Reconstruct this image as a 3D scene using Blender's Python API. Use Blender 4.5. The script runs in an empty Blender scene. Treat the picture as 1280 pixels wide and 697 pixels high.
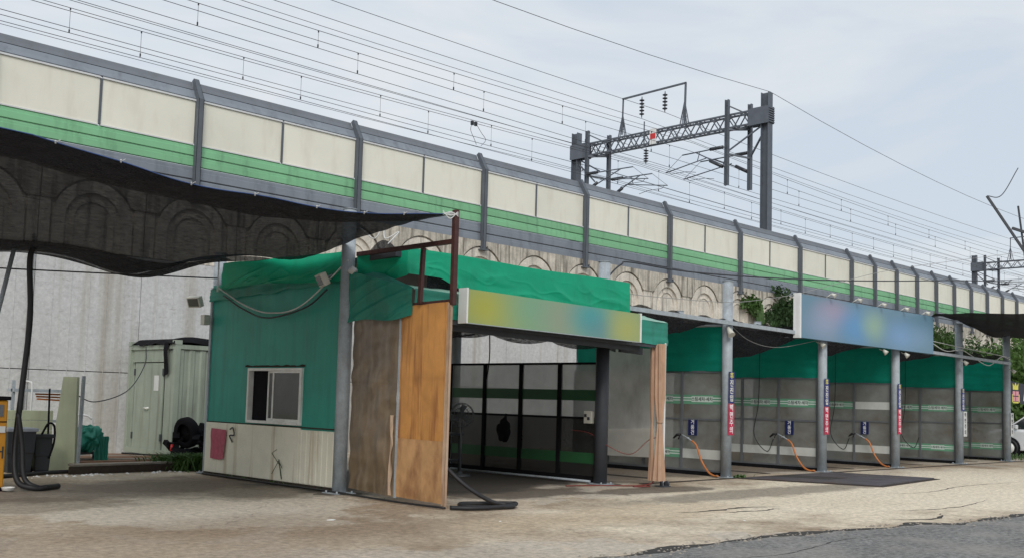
import bpy, math, random
from mathutils import Vector, Matrix, noise
random.seed(7)
sc = bpy.context.scene
R = math.radians

# ------------------------------------------------------------------ camera
cd = bpy.data.cameras.new('camera'); cam = bpy.data.objects.new('camera', cd); sc.collection.objects.link(cam)
cd.sensor_width = 36.0; cd.lens = 36.0 * 1291.55 / 1280; cd.shift_y = 0.0402; cd.clip_end = 6000; cd.clip_start = 0.1
rt = Vector((0.7047009, -0.70896342, 0.02770375)); dn = Vector((0.07484033, 0.03544817, -0.99656528)); fw = Vector((0.70554628, 0.70435381, 0.07803941))
cam.matrix_world = Matrix(((rt.x, -dn.x, -fw.x, 0), (rt.y, -dn.y, -fw.y, 0), (rt.z, -dn.z, -fw.z, 1.6), (0, 0, 0, 1)))
sc.camera = cam

# ------------------------------------------------------------------ world, sun, exposure
SUN_EL, SUN_AZ = 38, 222          # degrees; azimuth counted from +Y clockwise
w = bpy.data.worlds.new('World'); sc.world = w; w.use_nodes = True
nt = w.node_tree; nt.nodes.clear()
N = nt.nodes.new; L = nt.links.new
out = N('ShaderNodeOutputWorld'); bg = N('ShaderNodeBackground'); sky = N('ShaderNodeTexSky')
sky.sky_type = 'NISHITA'; sky.sun_disc = False; sky.sun_elevation = R(SUN_EL); sky.sun_rotation = R(SUN_AZ)
sky.air_density = 1.2; sky.dust_density = 2.5
tc = N('ShaderNodeTexCoord'); mp = N('ShaderNodeMapping'); mp.inputs['Scale'].default_value = (1, 1, 3.4); mp.inputs['Rotation'].default_value = (0.2, 0.1, 0.5)
n1 = N('ShaderNodeTexNoise'); n1.inputs['Scale'].default_value = 2.6; n1.inputs['Detail'].default_value = 6; n1.inputs['Roughness'].default_value = .55; n1.inputs['Distortion'].default_value = .6
rp = N('ShaderNodeValToRGB'); rp.color_ramp.elements[0].position = .38; rp.color_ramp.elements[1].position = .60
rp.color_ramp.elements[0].color = (5.15, 5.75, 6.45, 1); rp.color_ramp.elements[1].color = (6.45, 6.7, 6.95, 1)
mx = N('ShaderNodeMix'); mx.data_type = 'RGBA'; mx.inputs[0].default_value = .9
L(tc.outputs['Generated'], mp.inputs['Vector']); L(mp.outputs[0], n1.inputs['Vector']); L(n1.outputs[0], rp.inputs[0])
L(sky.outputs[0], mx.inputs[6]); L(rp.outputs[0], mx.inputs[7]); L(mx.outputs[2], bg.inputs[0]); L(bg.outputs[0], out.inputs[0])
bg.inputs[1].default_value = 0.1
sd = bpy.data.lights.new('sun', 'SUN'); sd.energy = 1.5; sd.angle = R(28); sd.color = (1, .965, .92)
so = bpy.data.objects.new('sun', sd); sc.collection.objects.link(so)
az = R(SUN_AZ); el = R(SUN_EL)
sv = Vector((math.sin(az) * math.cos(el), math.cos(az) * math.cos(el), math.sin(el)))
so.rotation_euler = sv.to_track_quat('Z', 'Y').to_euler()
sc.view_settings.view_transform = 'Standard'; sc.view_settings.look = 'None'; sc.view_settings.gamma = 1; sc.view_settings.exposure = 0.32
sc.cycles.max_bounces = 6; sc.cycles.transparent_max_bounces = 16; sc.cycles.use_denoising = True

# ------------------------------------------------------------------ materials
MT = {}
def mat(name, col, rough=.7, var=.25, scale=3.0, bump=.0, bscale=60.0, stain=None, stain_amt=.5, stain_scale=(6, 6, .5), stain_thr=(.5, .75),
        metal=0, transp=0, transl=0, spec=.5, fine=0.0, fscale=40.0, weave=False, chips=False, rnd=0):
    m = bpy.data.materials.new(name); m.use_nodes = True; t = m.node_tree; t.nodes.clear()
    n = t.nodes.new; l = t.links.new
    o = n('ShaderNodeOutputMaterial'); b = n('ShaderNodeBsdfPrincipled')
    g = n('ShaderNodeNewGeometry')
    ns = n('ShaderNodeTexNoise'); ns.inputs['Scale'].default_value = scale; ns.inputs['Detail'].default_value = 6; ns.inputs['Roughness'].default_value = .62
    l(g.outputs['Position'], ns.inputs['Vector'])
    cr = n('ShaderNodeValToRGB'); e = cr.color_ramp.elements
    e[0].position = .28; e[1].position = .72
    e[0].color = tuple(c * (1 - var) for c in col) + (1,); e[1].color = tuple(min(1, c * (1 + var)) for c in col) + (1,)
    l(ns.outputs[0], cr.inputs[0]); last = cr.outputs[0]
    if fine:
        f = n('ShaderNodeTexNoise'); f.inputs['Scale'].default_value = fscale; f.inputs['Detail'].default_value = 9; f.inputs['Roughness'].default_value = .8
        l(g.outputs['Position'], f.inputs['Vector'])
        r2 = n('ShaderNodeMapRange'); r2.inputs[1].default_value = .38; r2.inputs[2].default_value = .62; r2.inputs[3].default_value = 1 - fine; r2.inputs[4].default_value = 1 + fine
        l(f.outputs[0], r2.inputs[0])
        v = n('ShaderNodeVectorMath'); v.operation = 'SCALE'; l(last, v.inputs[0]); l(r2.outputs[0], v.inputs['Scale']); last = v.outputs[0]
    if stain is not None:
        mpp = n('ShaderNodeMapping'); mpp.inputs['Scale'].default_value = stain_scale; l(g.outputs['Position'], mpp.inputs['Vector'])
        s = n('ShaderNodeTexNoise'); s.inputs['Scale'].default_value = 1; s.inputs['Detail'].default_value = 5; s.inputs['Roughness'].default_value = .6; l(mpp.outputs[0], s.inputs['Vector'])
        mr = n('ShaderNodeMapRange'); mr.inputs[1].default_value = stain_thr[0]; mr.inputs[2].default_value = stain_thr[1]; mr.inputs[4].default_value = stain_amt; l(s.outputs[0], mr.inputs[0])
        mi = n('ShaderNodeMix'); mi.data_type = 'RGBA'; l(mr.outputs[0], mi.inputs[0]); l(last, mi.inputs[6]); mi.inputs[7].default_value = tuple(stain) + (1,); last = mi.outputs[2]
    if rnd:
        oi = n('ShaderNodeObjectInfo'); r3 = n('ShaderNodeMapRange'); r3.inputs[3].default_value = 1 - rnd; r3.inputs[4].default_value = 1 + rnd; l(oi.outputs['Random'], r3.inputs[0])
        v3 = n('ShaderNodeVectorMath'); v3.operation = 'SCALE'; l(last, v3.inputs[0]); l(r3.outputs[0], v3.inputs['Scale']); last = v3.outputs[0]
    if chips:   # shallow horizontal form marks, chipped and stained
        mc = n('ShaderNodeMapping'); mc.inputs['Scale'].default_value = (3.2, 3.2, 13); l(g.outputs['Position'], mc.inputs['Vector'])
        s2 = n('ShaderNodeTexNoise'); s2.inputs['Scale'].default_value = 1; s2.inputs['Detail'].default_value = 7; s2.inputs['Roughness'].default_value = .7; l(mc.outputs[0], s2.inputs['Vector'])
        m2 = n('ShaderNodeMapRange'); m2.inputs[1].default_value = .58; m2.inputs[2].default_value = .70; m2.inputs[4].default_value = .6; l(s2.outputs[0], m2.inputs[0])
        mi = n('ShaderNodeMix'); mi.data_type = 'RGBA'; l(m2.outputs[0], mi.inputs[0]); l(last, mi.inputs[6]); mi.inputs[7].default_value = (.24, .23, .21, 1); last = mi.outputs[2]
    l(last, b.inputs['Base Color'])
    b.inputs['Roughness'].default_value = rough; b.inputs['Metallic'].default_value = metal; b.inputs['Specular IOR Level'].default_value = spec
    if bump:
        nb = n('ShaderNodeTexNoise'); nb.inputs['Scale'].default_value = bscale; nb.inputs['Detail'].default_value = 4; l(g.outputs['Position'], nb.inputs['Vector'])
        bp = n('ShaderNodeBump'); bp.inputs['Strength'].default_value = bump; bp.inputs['Distance'].default_value = .02; l(nb.outputs[0], bp.inputs['Height']); l(bp.outputs[0], b.inputs['Normal'])
    sh = b.outputs[0]
    if transl:
        tr = n('ShaderNodeBsdfTranslucent'); l(last, tr.inputs[0]); ms = n('ShaderNodeMixShader'); ms.inputs[0].default_value = transl; l(sh, ms.inputs[1]); l(tr.outputs[0], ms.inputs[2]); sh = ms.outputs[0]
    if transp:
        tp = n('ShaderNodeBsdfTransparent'); ms = n('ShaderNodeMixShader'); ms.inputs[0].default_value = transp
        if weave:
            mw = n('ShaderNodeMapping'); mw.inputs['Rotation'].default_value = (0, 0, .72); mw.inputs['Scale'].default_value = (7, 60, 60); l(g.outputs['Position'], mw.inputs['Vector'])
            nw = n('ShaderNodeTexNoise'); nw.inputs['Scale'].default_value = 1; nw.inputs['Detail'].default_value = 3; nw.inputs['Roughness'].default_value = .8; l(mw.outputs[0], nw.inputs['Vector'])
            rw = n('ShaderNodeMapRange'); rw.inputs[1].default_value = .35; rw.inputs[2].default_value = .65; rw.inputs[3].default_value = 0; rw.inputs[4].default_value = transp * 2; l(nw.outputs[0], rw.inputs[0]); l(rw.outputs[0], ms.inputs[0])
        l(sh, ms.inputs[1]); l(tp.outputs[0], ms.inputs[2]); sh = ms.outputs[0]
    l(sh, o.inputs[0]); MT[name] = m; return m

mat('wall_concrete', (.50, .505, .50), .9, .10, 1.3, .5, 10, stain=(.27, .23, .17), stain_amt=.7, stain_scale=(1.7, 1.7, .06), stain_thr=(.52, .70), fine=.14, fscale=9, chips=True)
mat('arch_concrete', (.62, .575, .50), .95, .22, 2.2, .5, 20, stain=(.10, .09, .075), stain_amt=.75, stain_scale=(4.5, 4.5, .35), stain_thr=(.52, .72), fine=.15, fscale=14)
mat('arch_concrete_top', (.50, .46, .39), .95, .3, 2.2, .5, 20, stain=(.06, .053, .045), stain_amt=.75, stain_scale=(7, 7, .5), stain_thr=(.45, .66), fine=.15, fscale=14)
mat('joint', (.09, .085, .08), .9)
mat('galv', (.33, .37, .40), .55, .18, 6, .1, 40, stain=(.2, .19, .17), stain_amt=.5, stain_scale=(5, 5, 1.5), fine=.12, fscale=30)
mat('mast_steel', (.10, .115, .14), .6, .15, 3, .05)
mat('dark_steel', (.045, .05, .06), .6, .2, 3)
mat('post_steel', (.095, .108, .128), .55, .15, 2)
mat('barrier_grey', (.20, .225, .26), .55, .10, .8, stain=(.09, .10, .115), stain_amt=.6, stain_scale=(3.5, 3.5, .8), rnd=.08)
mat('barrier_grey_light', (.135, .148, .168), .55, .08, .8, stain=(.08, .085, .095), stain_amt=.5, stain_scale=(3, 3, 1), rnd=.08)
mat('barrier_green', (.20, .46, .25), .6, .10, .7, stain=(.08, .2, .11), stain_amt=.55, stain_scale=(4, 4, .7), stain_thr=(.52, .75), rnd=.07)
mat('barrier_beige', (.75, .735, .63), .45, .05, .5, stain=(.55, .52, .41), stain_amt=.45, stain_scale=(2.2, 2.2, .6), stain_thr=(.5, .75), rnd=.04)
mat('white_rail', (.62, .63, .63), .5, .08, 2)
mat('band_dark', (.02, .10, .035), .5, .1, 3)
mat('cable_grey', (.28, .28, .27), .7)
mat('wire', (.03, .033, .04), .5, .1)
mat('insulator', (.035, .04, .05), .3, .1)
mat('white_paint', (.72, .73, .72), .55, .08, 4, stain=(.4, .36, .3), stain_amt=.4)
mat('red', (.55, .03, .03), .5, .08)
mat('net_black', (.026, .027, .034), .95, .3, 5, transp=.12, spec=.1, fine=.5, fscale=90, weave=True)
mat('net_open', (.020, .024, .034), .95, .3, 5, transp=.05, spec=.1, fine=.5, fscale=90, weave=True)
mat('net_dense', (.024, .025, .03), .95, .3, 5, transp=.015, spec=.1, fine=.5, fscale=60, weave=True)
mat('net_bay', (.028, .029, .034), .95, .3, 5, transp=.13, spec=.1, fine=.5, fscale=60, weave=True)
mat('rope_blue', (.04, .08, .22), .7)
mat('rope_white', (.55, .56, .55), .7)
mat('tarp_green', (.006, .37, .20), .5, .08, 2.5, .15, 5, transl=.2, spec=.35, stain=(.01, .2, .12), stain_amt=.5, stain_scale=(2, 2, 1))
mat('tarp_deep', (.005, .26, .18), .6, .12, 2.5, .15, 5, transl=.5, spec=.3)
mat('tarp_teal', (.02, .25, .18), .5, .15, 2.0, .25, 6, transl=.12, stain=(.03, .11, .09), stain_amt=.6, stain_scale=(3, 3, .5))
mat('tarp_pale', (.30, .52, .42), .5, .15, 3, transl=.15)
mat('teal_wall', (.014, .285, .215), .45, .14, 1.6, .06, 20, stain=(.014, .16, .125), stain_amt=.6, stain_scale=(5, 5, .4))
mat('lower_panel', (.74, .71, .58), .6, .08, 2.5, .08, 12, stain=(.30, .20, .085), stain_amt=.75, stain_scale=(3, 3.2, .22), stain_thr=(.54, .68), fine=.06)
mat('grime', (.035, .025, .018), .95, .4, 20)
mat('alu', (.74, .74, .70), .4, .1, 6, metal=.0, stain=(.35, .3, .22), stain_amt=.4, stain_scale=(5, 5, 3))
mat('glass_dark', (.02, .022, .024), .08, .2, 2, spec=.8)
mat('glass_grey', (.06, .064, .065), .15, .25, 1.6, spec=.7)
mat('black', (.010, .010, .012), .9, .3, 4, spec=.1)
mat('rubber', (.018, .018, .02), .55, .2, 8, spec=.4)
mat('rust_paint', (.055, .018, .015), .65, .3, 10, .15, 60)
mat('vinyl_brown', (.15, .105, .062), .32, .35, 2.4, .5, 6, stain=(.27, .205, .135), stain_amt=.55, stain_scale=(7, 7, .8), stain_thr=(.46, .66), transl=.08, transp=.04, spec=.55)
mat('vinyl_orange', (.64, .30, .085), .45, .2, 1.6, .25, 8, stain=(.24, .085, .03), stain_amt=.85, stain_scale=(5, 5, .45), stain_thr=(.50, .66), transl=.2)
mat('vinyl_low', (.58, .33, .15), .5, .2, 2.0, .25, 8, stain=(.27, .12, .05), stain_amt=.75, stain_scale=(2.6, 2.6, 1.6), stain_thr=(.46, .66), transl=.15)
mat('vinyl_pinkish', (.47, .34, .24), .6, .22, 3, .2, 8, stain=(.25, .11, .04), stain_amt=.7, stain_scale=(4, 4, 1), transl=.1)
mat('curtain_tan', (.52, .33, .22), .6, .15, 4, .1, 12, transl=.15, stain=(.3, .17, .1), stain_amt=.5)
mat('canvas', (.80, .79, .75), .7, .1, 2, .1, 8, stain=(.40, .36, .31), stain_amt=.5, stain_scale=(2, 2, 1), transl=.5)
mat('canvas_white', (.80, .78, .72), .7, .1, 2, transl=.45)
mat('pane', (.36, .375, .36), .22, .25, .9, stain=(.22, .19, .145), stain_amt=.75, stain_scale=(.6, .6, .9), stain_thr=(.42, .62), transp=.34, transl=.45)
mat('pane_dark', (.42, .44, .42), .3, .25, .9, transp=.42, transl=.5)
mat('pane_shaded', (.03, .03, .028), .3, .3, .9, transp=.16, transl=.2)  # dimness of the hut bay painted into its lower panes
mat('frame_grey', (.12, .13, .14), .5, .15, 5)
mat('band_green', (.13, .33, .21), .5, .12, 3)
mat('band_pale', (.58, .68, .62), .5, .06, 3)
mat('band_white', (.55, .57, .54), .55, .1, 3)
mat('ink', (.02, .03, .035), .6, .1)
mat('blue_sign', (.012, .02, .16), .5, .08)
mat('navy_sign', (.008, .015, .09), .5, .08)
mat('red_sign', (.48, .012, .06), .5, .08)
mat('yellow', (.75, .68, .10), .5, .05)
mat('yellow_white', (.78, .78, .62), .5, .05)
mat('text_white', (.82, .83, .84), .5, .03)
mat('plate_white', (.60, .61, .60), .5, .05)
mat('pink', (.75, .32, .36), .6, .1)
mat('hose_orange', (.50, .17, .045), .5, .15, 8)
mat('container', (.29, .335, .275), .6, .12, 1.6, .08, 14, stain=(.12, .12, .085), stain_amt=.6, stain_scale=(5, 5, .4), stain_thr=(.52, .74), fine=.05)
mat('wood', (.22, .115, .065), .8, .3, 5, .2, 30, stain=(.10, .06, .04), stain_amt=.6, stain_scale=(3, 3, 3))
mat('wood_old', (.27, .24, .20), .85, .25, 5, .2, 30)
mat('pale_green', (.46, .50, .34), .6, .1, 2, stain=(.3, .31, .2), stain_amt=.5, stain_scale=(5, 5, .6))
mat('bin', (.02, .024, .03), .5, .2, 5)
mat('bin_lid', (.25, .28, .33), .45, .1, 5)
mat('orange_machine', (.50, .22, .008), .45, .12, 2, stain=(.25, .11, .02), stain_amt=.5)
mat('towel', (.42, .10, .14), .9, .2, 12, .3, 70)
mat('leaf', (.055, .115, .025), .6, .5, 1.6, transl=.25)
mat('leaf_dark', (.03, .07, .02), .6, .5, 1.2, transl=.2)
mat('leaf_light', (.09, .17, .04), .6, .4, 2.0, transl=.3)
mat('bark', (.10, .08, .06), .9, .3, 8, .3)
mat('dirt_shade', (.10, .085, .065), .95, .3, 4)
mat('car_white', (.72, .74, .76), .25, .03, 2, spec=.6)
mat('light_head', (.58, .57, .50), .5, .1)
mat('banner_dark', (.03, .035, .05), .7, .2)
mat('plate_steel', (.075, .066, .072), .55, .35, 2.5, .3, 30, stain=(.12, .07, .05), stain_amt=.6, stain_scale=(1.2, 1.2, 1))
mat('water', (.02, .02, .02), .08, .1)
mat('cord_red', (.17, .03, .022), .5)
mat('ballast', (.20, .185, .165), .95, .3, 4, .5, 20)
mat('fan_grey', (.10, .11, .115), .4, .1)
mat('crack', (.035, .032, .028), .95, .3, 10)
mat('litter', (.75, .75, .73), .7)

# ground: concrete apron with stains, and asphalt road
def ramp(n, l, src, stops, g=None):
    cr = n('ShaderNodeValToRGB'); e = cr.color_ramp.elements
    while len(e) < len(stops): e.new(.5)
    for i, (p, c) in enumerate(stops): e[i].position = p; e[i].color = (tuple(c) if hasattr(c, '__len__') else (c, c, c)) + (1,)
    l(src, cr.inputs[0]); return cr.outputs[0]
def ground_mat():
    m = bpy.data.materials.new('concrete_ground'); m.use_nodes = True; t = m.node_tree; t.nodes.clear(); n = t.nodes.new; l = t.links.new
    o = n('ShaderNodeOutputMaterial'); b = n('ShaderNodeBsdfPrincipled'); g = n('ShaderNodeNewGeometry'); pos = g.outputs['Position']
    def nz(s, d=5, r=.6, dist=0, sc3=None):
        x = n('ShaderNodeTexNoise'); x.inputs['Scale'].default_value = s; x.inputs['Detail'].default_value = d; x.inputs['Roughness'].default_value = r; x.inputs['Distortion'].default_value = dist
        if sc3:
            mm = n('ShaderNodeMapping'); mm.inputs['Scale'].default_value = sc3; l(pos, mm.inputs[0]); l(mm.outputs[0], x.inputs['Vector'])
        else: l(pos, x.inputs['Vector'])
        return x.outputs[0]
    def mix(f, a, bb, mode='MIX'):
        x = n('ShaderNodeMix'); x.data_type = 'RGBA'; x.blend_type = mode
        if isinstance(f, (int, float)): x.inputs[0].default_value = f
        else: l(f, x.inputs[0])
        for i, v in ((6, a), (7, bb)):
            if hasattr(v, 'is_linked') or hasattr(v, 'links'): l(v, x.inputs[i])
            else: x.inputs[i].default_value = tuple(v) + (1,)
        return x.outputs[2]
    base = ramp(n, l, nz(.32, 8, .62, .5), [(.38, (.27, .21, .15)), (.5, (.40, .335, .26)), (.62, (.52, .46, .385))])
    # pale, cleaner concrete patches with crisp worn edges
    base = mix(ramp(n, l, nz(.24, 9, .66, .8, (1.0, 1.6, 1)), [(.53, 0.), (.55, .7)]), base, (.45, .42, .375))
    # old trowelled coat on the left of the yard
    def blob(c, r, soft, nsc, amt):
        v = n('ShaderNodeVectorMath'); v.operation = 'SUBTRACT'; l(pos, v.inputs[0]); v.inputs[1].default_value = c
        s = n('ShaderNodeVectorMath'); s.operation = 'MULTIPLY'; l(v.outputs[0], s.inputs[0]); s.inputs[1].default_value = (1 / r[0], 1 / r[1], 0)
        ln = n('ShaderNodeVectorMath'); ln.operation = 'LENGTH'; l(s.outputs[0], ln.inputs[0])
        a = n('ShaderNodeMath'); a.operation = 'MULTIPLY_ADD'; l(nz(nsc, 7, .65), a.inputs[0]); a.inputs[1].default_value = 1.5; l(ln.outputs['Value'], a.inputs[2])
        mr = n('ShaderNodeMapRange'); mr.inputs[1].default_value = 1.75 + soft; mr.inputs[2].default_value = 1.75 - soft; mr.inputs[4].default_value = amt; l(a.outputs[0], mr.inputs[0]); return mr.outputs[0]
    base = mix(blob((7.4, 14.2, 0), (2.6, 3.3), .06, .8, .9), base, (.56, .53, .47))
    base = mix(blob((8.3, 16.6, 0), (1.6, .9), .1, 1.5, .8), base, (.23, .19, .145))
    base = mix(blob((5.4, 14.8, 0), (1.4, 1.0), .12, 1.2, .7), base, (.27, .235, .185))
    # bright bare apron in front of the bays, browner apron near the hut
    base = mix(blob((23, 9.2, 0), (12, 3.2), .2, .8, .8), base, (.70, .64, .53))
    base = mix(blob((5.5, 10.4, 0), (4.2, 1.8), .35, .6, .6), base, (.27, .21, .155))
    base = mix(blob((12.0, 9.6, 0), (3.2, .8), .2, 1.0, .6), base, (.50, .42, .31))
    # wet dark patches where the washed cars drip; hut-bay floor has shade painted in
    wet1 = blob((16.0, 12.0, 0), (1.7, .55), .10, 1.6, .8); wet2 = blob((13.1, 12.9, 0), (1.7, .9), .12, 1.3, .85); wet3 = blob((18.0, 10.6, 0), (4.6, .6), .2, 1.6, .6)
    wet4 = blob((22, 16.2, 0), (20, 2.5), .12, .5, .75); wet_shade = blob((13.4, 15.9, 0), (3.6, 2.9), .10, .5, .95)
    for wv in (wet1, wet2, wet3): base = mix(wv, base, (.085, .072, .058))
    base = mix(wet4, base, (.12, .095, .075)); base = mix(wet_shade, base, (.045, .04, .035))
    # aggregate speckle
    sp = ramp(n, l, nz(15, 12, .88), [(.38, .42), (.46, .88), (.56, 1.06), (.66, 1.22)])
    base = mix(.9, base, sp, 'MULTIPLY')
    sp2 = ramp(n, l, nz(9, 6, .75), [(.36, .62), (.6, 1.12)])
    base = mix(.85, base, sp2, 'MULTIPLY')
    # hairline cracks
    vo = n('ShaderNodeTexVoronoi'); vo.feature = 'DISTANCE_TO_EDGE'; vo.inputs['Scale'].default_value = .23
    ad = n('ShaderNodeVectorMath'); ad.operation = 'ADD'; l(pos, ad.inputs[0])
    nn = n('ShaderNodeTexNoise'); nn.inputs['Scale'].default_value = 1.3; nn.inputs['Detail'].default_value = 6; l(pos, nn.inputs['Vector']); l(nn.outputs['Color'], ad.inputs[1]); l(ad.outputs[0], vo.inputs['Vector'])
    base = mix(ramp(n, l, vo.outputs['Distance'], [(.0008, .35), (.003, 0.)]), base, (.06, .05, .04))
    base = mix(1.0, base, (1.16, 1.11, 1.03), 'MULTIPLY')
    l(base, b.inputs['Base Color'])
    rr = n('ShaderNodeMapRange'); rr.inputs[3].default_value = .88; rr.inputs[4].default_value = .55
    l(wet4, rr.inputs[0]); l(rr.outputs[0], b.inputs['Roughness'])
    bp = n('ShaderNodeBump'); bp.inputs['Strength'].default_value = .6; bp.inputs['Distance'].default_value = .02; l(nz(18, 10, .8), bp.inputs['Height']); l(bp.outputs[0], b.inputs['Normal'])
    l(b.outputs[0], o.inputs[0]); MT['concrete_ground'] = m
ground_mat()
mat('asphalt', (.175, .172, .165), .9, .18, 1.2, .8, 60, stain=(.30, .285, .255), stain_amt=.6, stain_scale=(.9, .9, 1), stain_thr=(.45, .66), fine=.7, fscale=13)

def sign_mat(name, base, blobs):
    """a soft printed picture: colour patches fixed on the board"""
    m = bpy.data.materials.new(name); m.use_nodes = True; t = m.node_tree; t.nodes.clear(); n = t.nodes.new; l = t.links.new
    o = n('ShaderNodeOutputMaterial'); b = n('ShaderNodeBsdfPrincipled'); g = n('ShaderNodeNewGeometry')
    rgb = n('ShaderNodeRGB'); rgb.outputs[0].default_value = tuple(base) + (1,); last = rgb.outputs[0]
    for c, r, col, amt in blobs:
        v = n('ShaderNodeVectorMath'); v.operation = 'SUBTRACT'; l(g.outputs['Position'], v.inputs[0]); v.inputs[1].default_value = c
        s = n('ShaderNodeVectorMath'); s.operation = 'MULTIPLY'; l(v.outputs[0], s.inputs[0]); s.inputs[1].default_value = (1 / r[0], 0, 1 / r[1])
        ln = n('ShaderNodeVectorMath'); ln.operation = 'LENGTH'; l(s.outputs[0], ln.inputs[0])
        mr = n('ShaderNodeMapRange'); mr.interpolation_type = 'SMOOTHSTEP'; mr.inputs[1].default_value = 0; mr.inputs[2].default_value = 1; mr.inputs[3].default_value = amt; mr.inputs[4].default_value = 0; l(ln.outputs['Value'], mr.inputs[0])
        x = n('ShaderNodeMix'); x.data_type = 'RGBA'; l(mr.outputs[0], x.inputs[0]); l(last, x.inputs[6]); x.inputs[7].default_value = tuple(col) + (1,); last = x.outputs[2]
    l(last, b.inputs['Base Color']); b.inputs['Roughness'].default_value = .35; l(b.outputs[0], o.inputs[0]); MT[name] = m
sign_mat('print_green', (.22, .32, .18), [((11.75, 0, 3.12), (1.5, .75), (.36, .36, .05), 1.0), ((12.75, 0, 3.2), (1.3, .9), (.16, .34, .22), .85), ((13.5, 0, 3.05), (1.0, .8), (.25, .29, .21), .8),
    ((14.25, 0, 3.15), (.95, .7), (.05, .29, .30), .95), ((14.5, 0, 2.92), (.8, .4), (.10, .22, .26), .6), ((15.3, 0, 3.0), (.85, .7), (.35, .37, .11), .95), ((13.5, 0, 3.5), (4, .2), (.14, .42, .20), .5)])
sign_mat('print_blue', (.115, .225, .31), [((25.0, 0, 4.15), (1.5, .55), (.33, .26, .36), .85), ((24.5, 0, 3.8), (1.5, .7), (.28, .32, .46), .7), ((26.2, 0, 3.85), (1.5, .8), (.09, .27, .52), .85),
    ((27.3, 0, 3.95), (1.2, .65), (.26, .40, .30), .9), ((29.0, 0, 3.8), (1.7, .7), (.17, .32, .54), .85), ((30.3, 0, 3.85), (1.4, .6), (.18, .31, .47), .6)])

# ------------------------------------------------------------------ mesh helpers
class MB:
    def __init__(s): s.v = []; s.f = []; s.sm = []
    def add(s, vs, fs, smooth=False):
        o = len(s.v); s.v += [Vector(p) for p in vs]; s.f += [tuple(i + o for i in f) for f in fs]; s.sm += [smooth] * len(fs); return s
    def box(s, x0, x1, y0, y1, z0, z1):
        vs = [(x, y, z) for z in (z0, z1) for y in (y0, y1) for x in (x0, x1)]
        return s.add(vs, [(0, 2, 3, 1), (4, 5, 7, 6), (0, 1, 5, 4), (1, 3, 7, 5), (3, 2, 6, 7), (2, 0, 4, 6)])
    def bar(s, a, b, wd, ht=None, up=(0, 0, 1)):
        a = Vector(a); b = Vector(b); ht = ht or wd; d = (b - a).normalized(); up = Vector(up)
        if abs(d.dot(up)) > .98: up = Vector((1, 0, 0))
        x = d.cross(up).normalized() * wd / 2; y = x.cross(d).normalized() * ht / 2
        vs = [a - x - y, a + x - y, a + x + y, a - x + y, b - x - y, b + x - y, b + x + y, b - x + y]
        return s.add(vs, [(0, 1, 2, 3), (7, 6, 5, 4), (0, 4, 5, 1), (1, 5, 6, 2), (2, 6, 7, 3), (3, 7, 4, 0)])
    def tube(s, pts, r, n=8, caps=True):
        pts = [Vector(p) for p in pts]; rs = r if hasattr(r, '__len__') else [r] * len(pts); vs = []; prev = None
        for i, p in enumerate(pts):
            d = (pts[min(i + 1, len(pts) - 1)] - pts[max(i - 1, 0)]).normalized()
            if prev is None:
                u = Vector((0, 0, 1)) if abs(d.z) < .9 else Vector((1, 0, 0)); x = d.cross(u).normalized()
            else: x = (prev - d * prev.dot(d)).normalized()
            prev = x; y = d.cross(x)
            for k in range(n): a = 2 * math.pi * k / n; vs.append(p + (x * math.cos(a) + y * math.sin(a)) * rs[i])
        fs = [(i * n + k, i * n + (k + 1) % n, (i + 1) * n + (k + 1) % n, (i + 1) * n + k) for i in range(len(pts) - 1) for k in range(n)]
        s.add(vs, fs, True)
        if caps:
            o = len(s.v) - len(vs); s.f += [tuple(o + k for k in reversed(range(n))), tuple(o + (len(pts) - 1) * n + k for k in range(n))]; s.sm += [False, False]
        return s
    def lathe(s, c, prof, n=16, axis=(0, 0, 1)):
        c = Vector(c); ax = Vector(axis).normalized(); u = Vector((1, 0, 0)) if abs(ax.x) < .9 else Vector((0, 1, 0)); x = ax.cross(u).normalized(); y = ax.cross(x); vs = []
        for r, h in prof:
            for k in range(n): a = 2 * math.pi * k / n; vs.append(c + ax * h + (x * math.cos(a) + y * math.sin(a)) * r)
        return s.add(vs, [(i * n + k, i * n + (k + 1) % n, (i + 1) * n + (k + 1) % n, (i + 1) * n + k) for i in range(len(prof) - 1) for k in range(n)], True)
    def grid(s, fn, nu, nv, smooth=True):
        vs = [fn(i / nu, j / nv) for j in range(nv + 1) for i in range(nu + 1)]; q = nu + 1
        return s.add(vs, [(j * q + i, j * q + i + 1, (j + 1) * q + i + 1, (j + 1) * q + i) for j in range(nv) for i in range(nu)], smooth)
    def prism(s, poly, d):
        """closed polygon (list of 3D points) extruded by vector d"""
        k = len(poly); d = Vector(d); p = [Vector(q) for q in poly]
        return s.add(p + [q + d for q in p], [tuple(reversed(range(k))), tuple(range(k, 2 * k))] + [(i, (i + 1) % k, k + (i + 1) % k, k + i) for i in range(k)])

LOC = {}
def wloc(o): return LOC.get(o.name, Vector((0, 0, 0))) if o else Vector((0, 0, 0))
def link(o): sc.collection.objects.link(o); return o
def obj(name, mb, m, parent=None, loc=None, bevel=0, mats=None):
    """link the shapes in mb (world coordinates) as one mesh object"""
    me = bpy.data.meshes.new(name); base = Vector(loc) if loc is not None else wloc(parent)
    me.from_pydata([tuple(v - base) for v in mb.v], [], mb.f); me.polygons.foreach_set('use_smooth', mb.sm)
    me.materials.append(MT[m]); me.update()
    o = bpy.data.objects.new(name, me); link(o)
    if parent: o.parent = parent; LOC[o.name] = base
    else: o.location = base; LOC[o.name] = base
    if bevel:
        bv = o.modifiers.new('bevel', 'BEVEL'); bv.width = bevel; bv.segments = 2; bv.limit_method = 'ANGLE'
    return o
def tag(o, label, cat, group=None, kind=None):
    o['label'] = label; o['category'] = cat
    if group: o['group'] = group
    if kind: o['kind'] = kind
    return o
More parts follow.
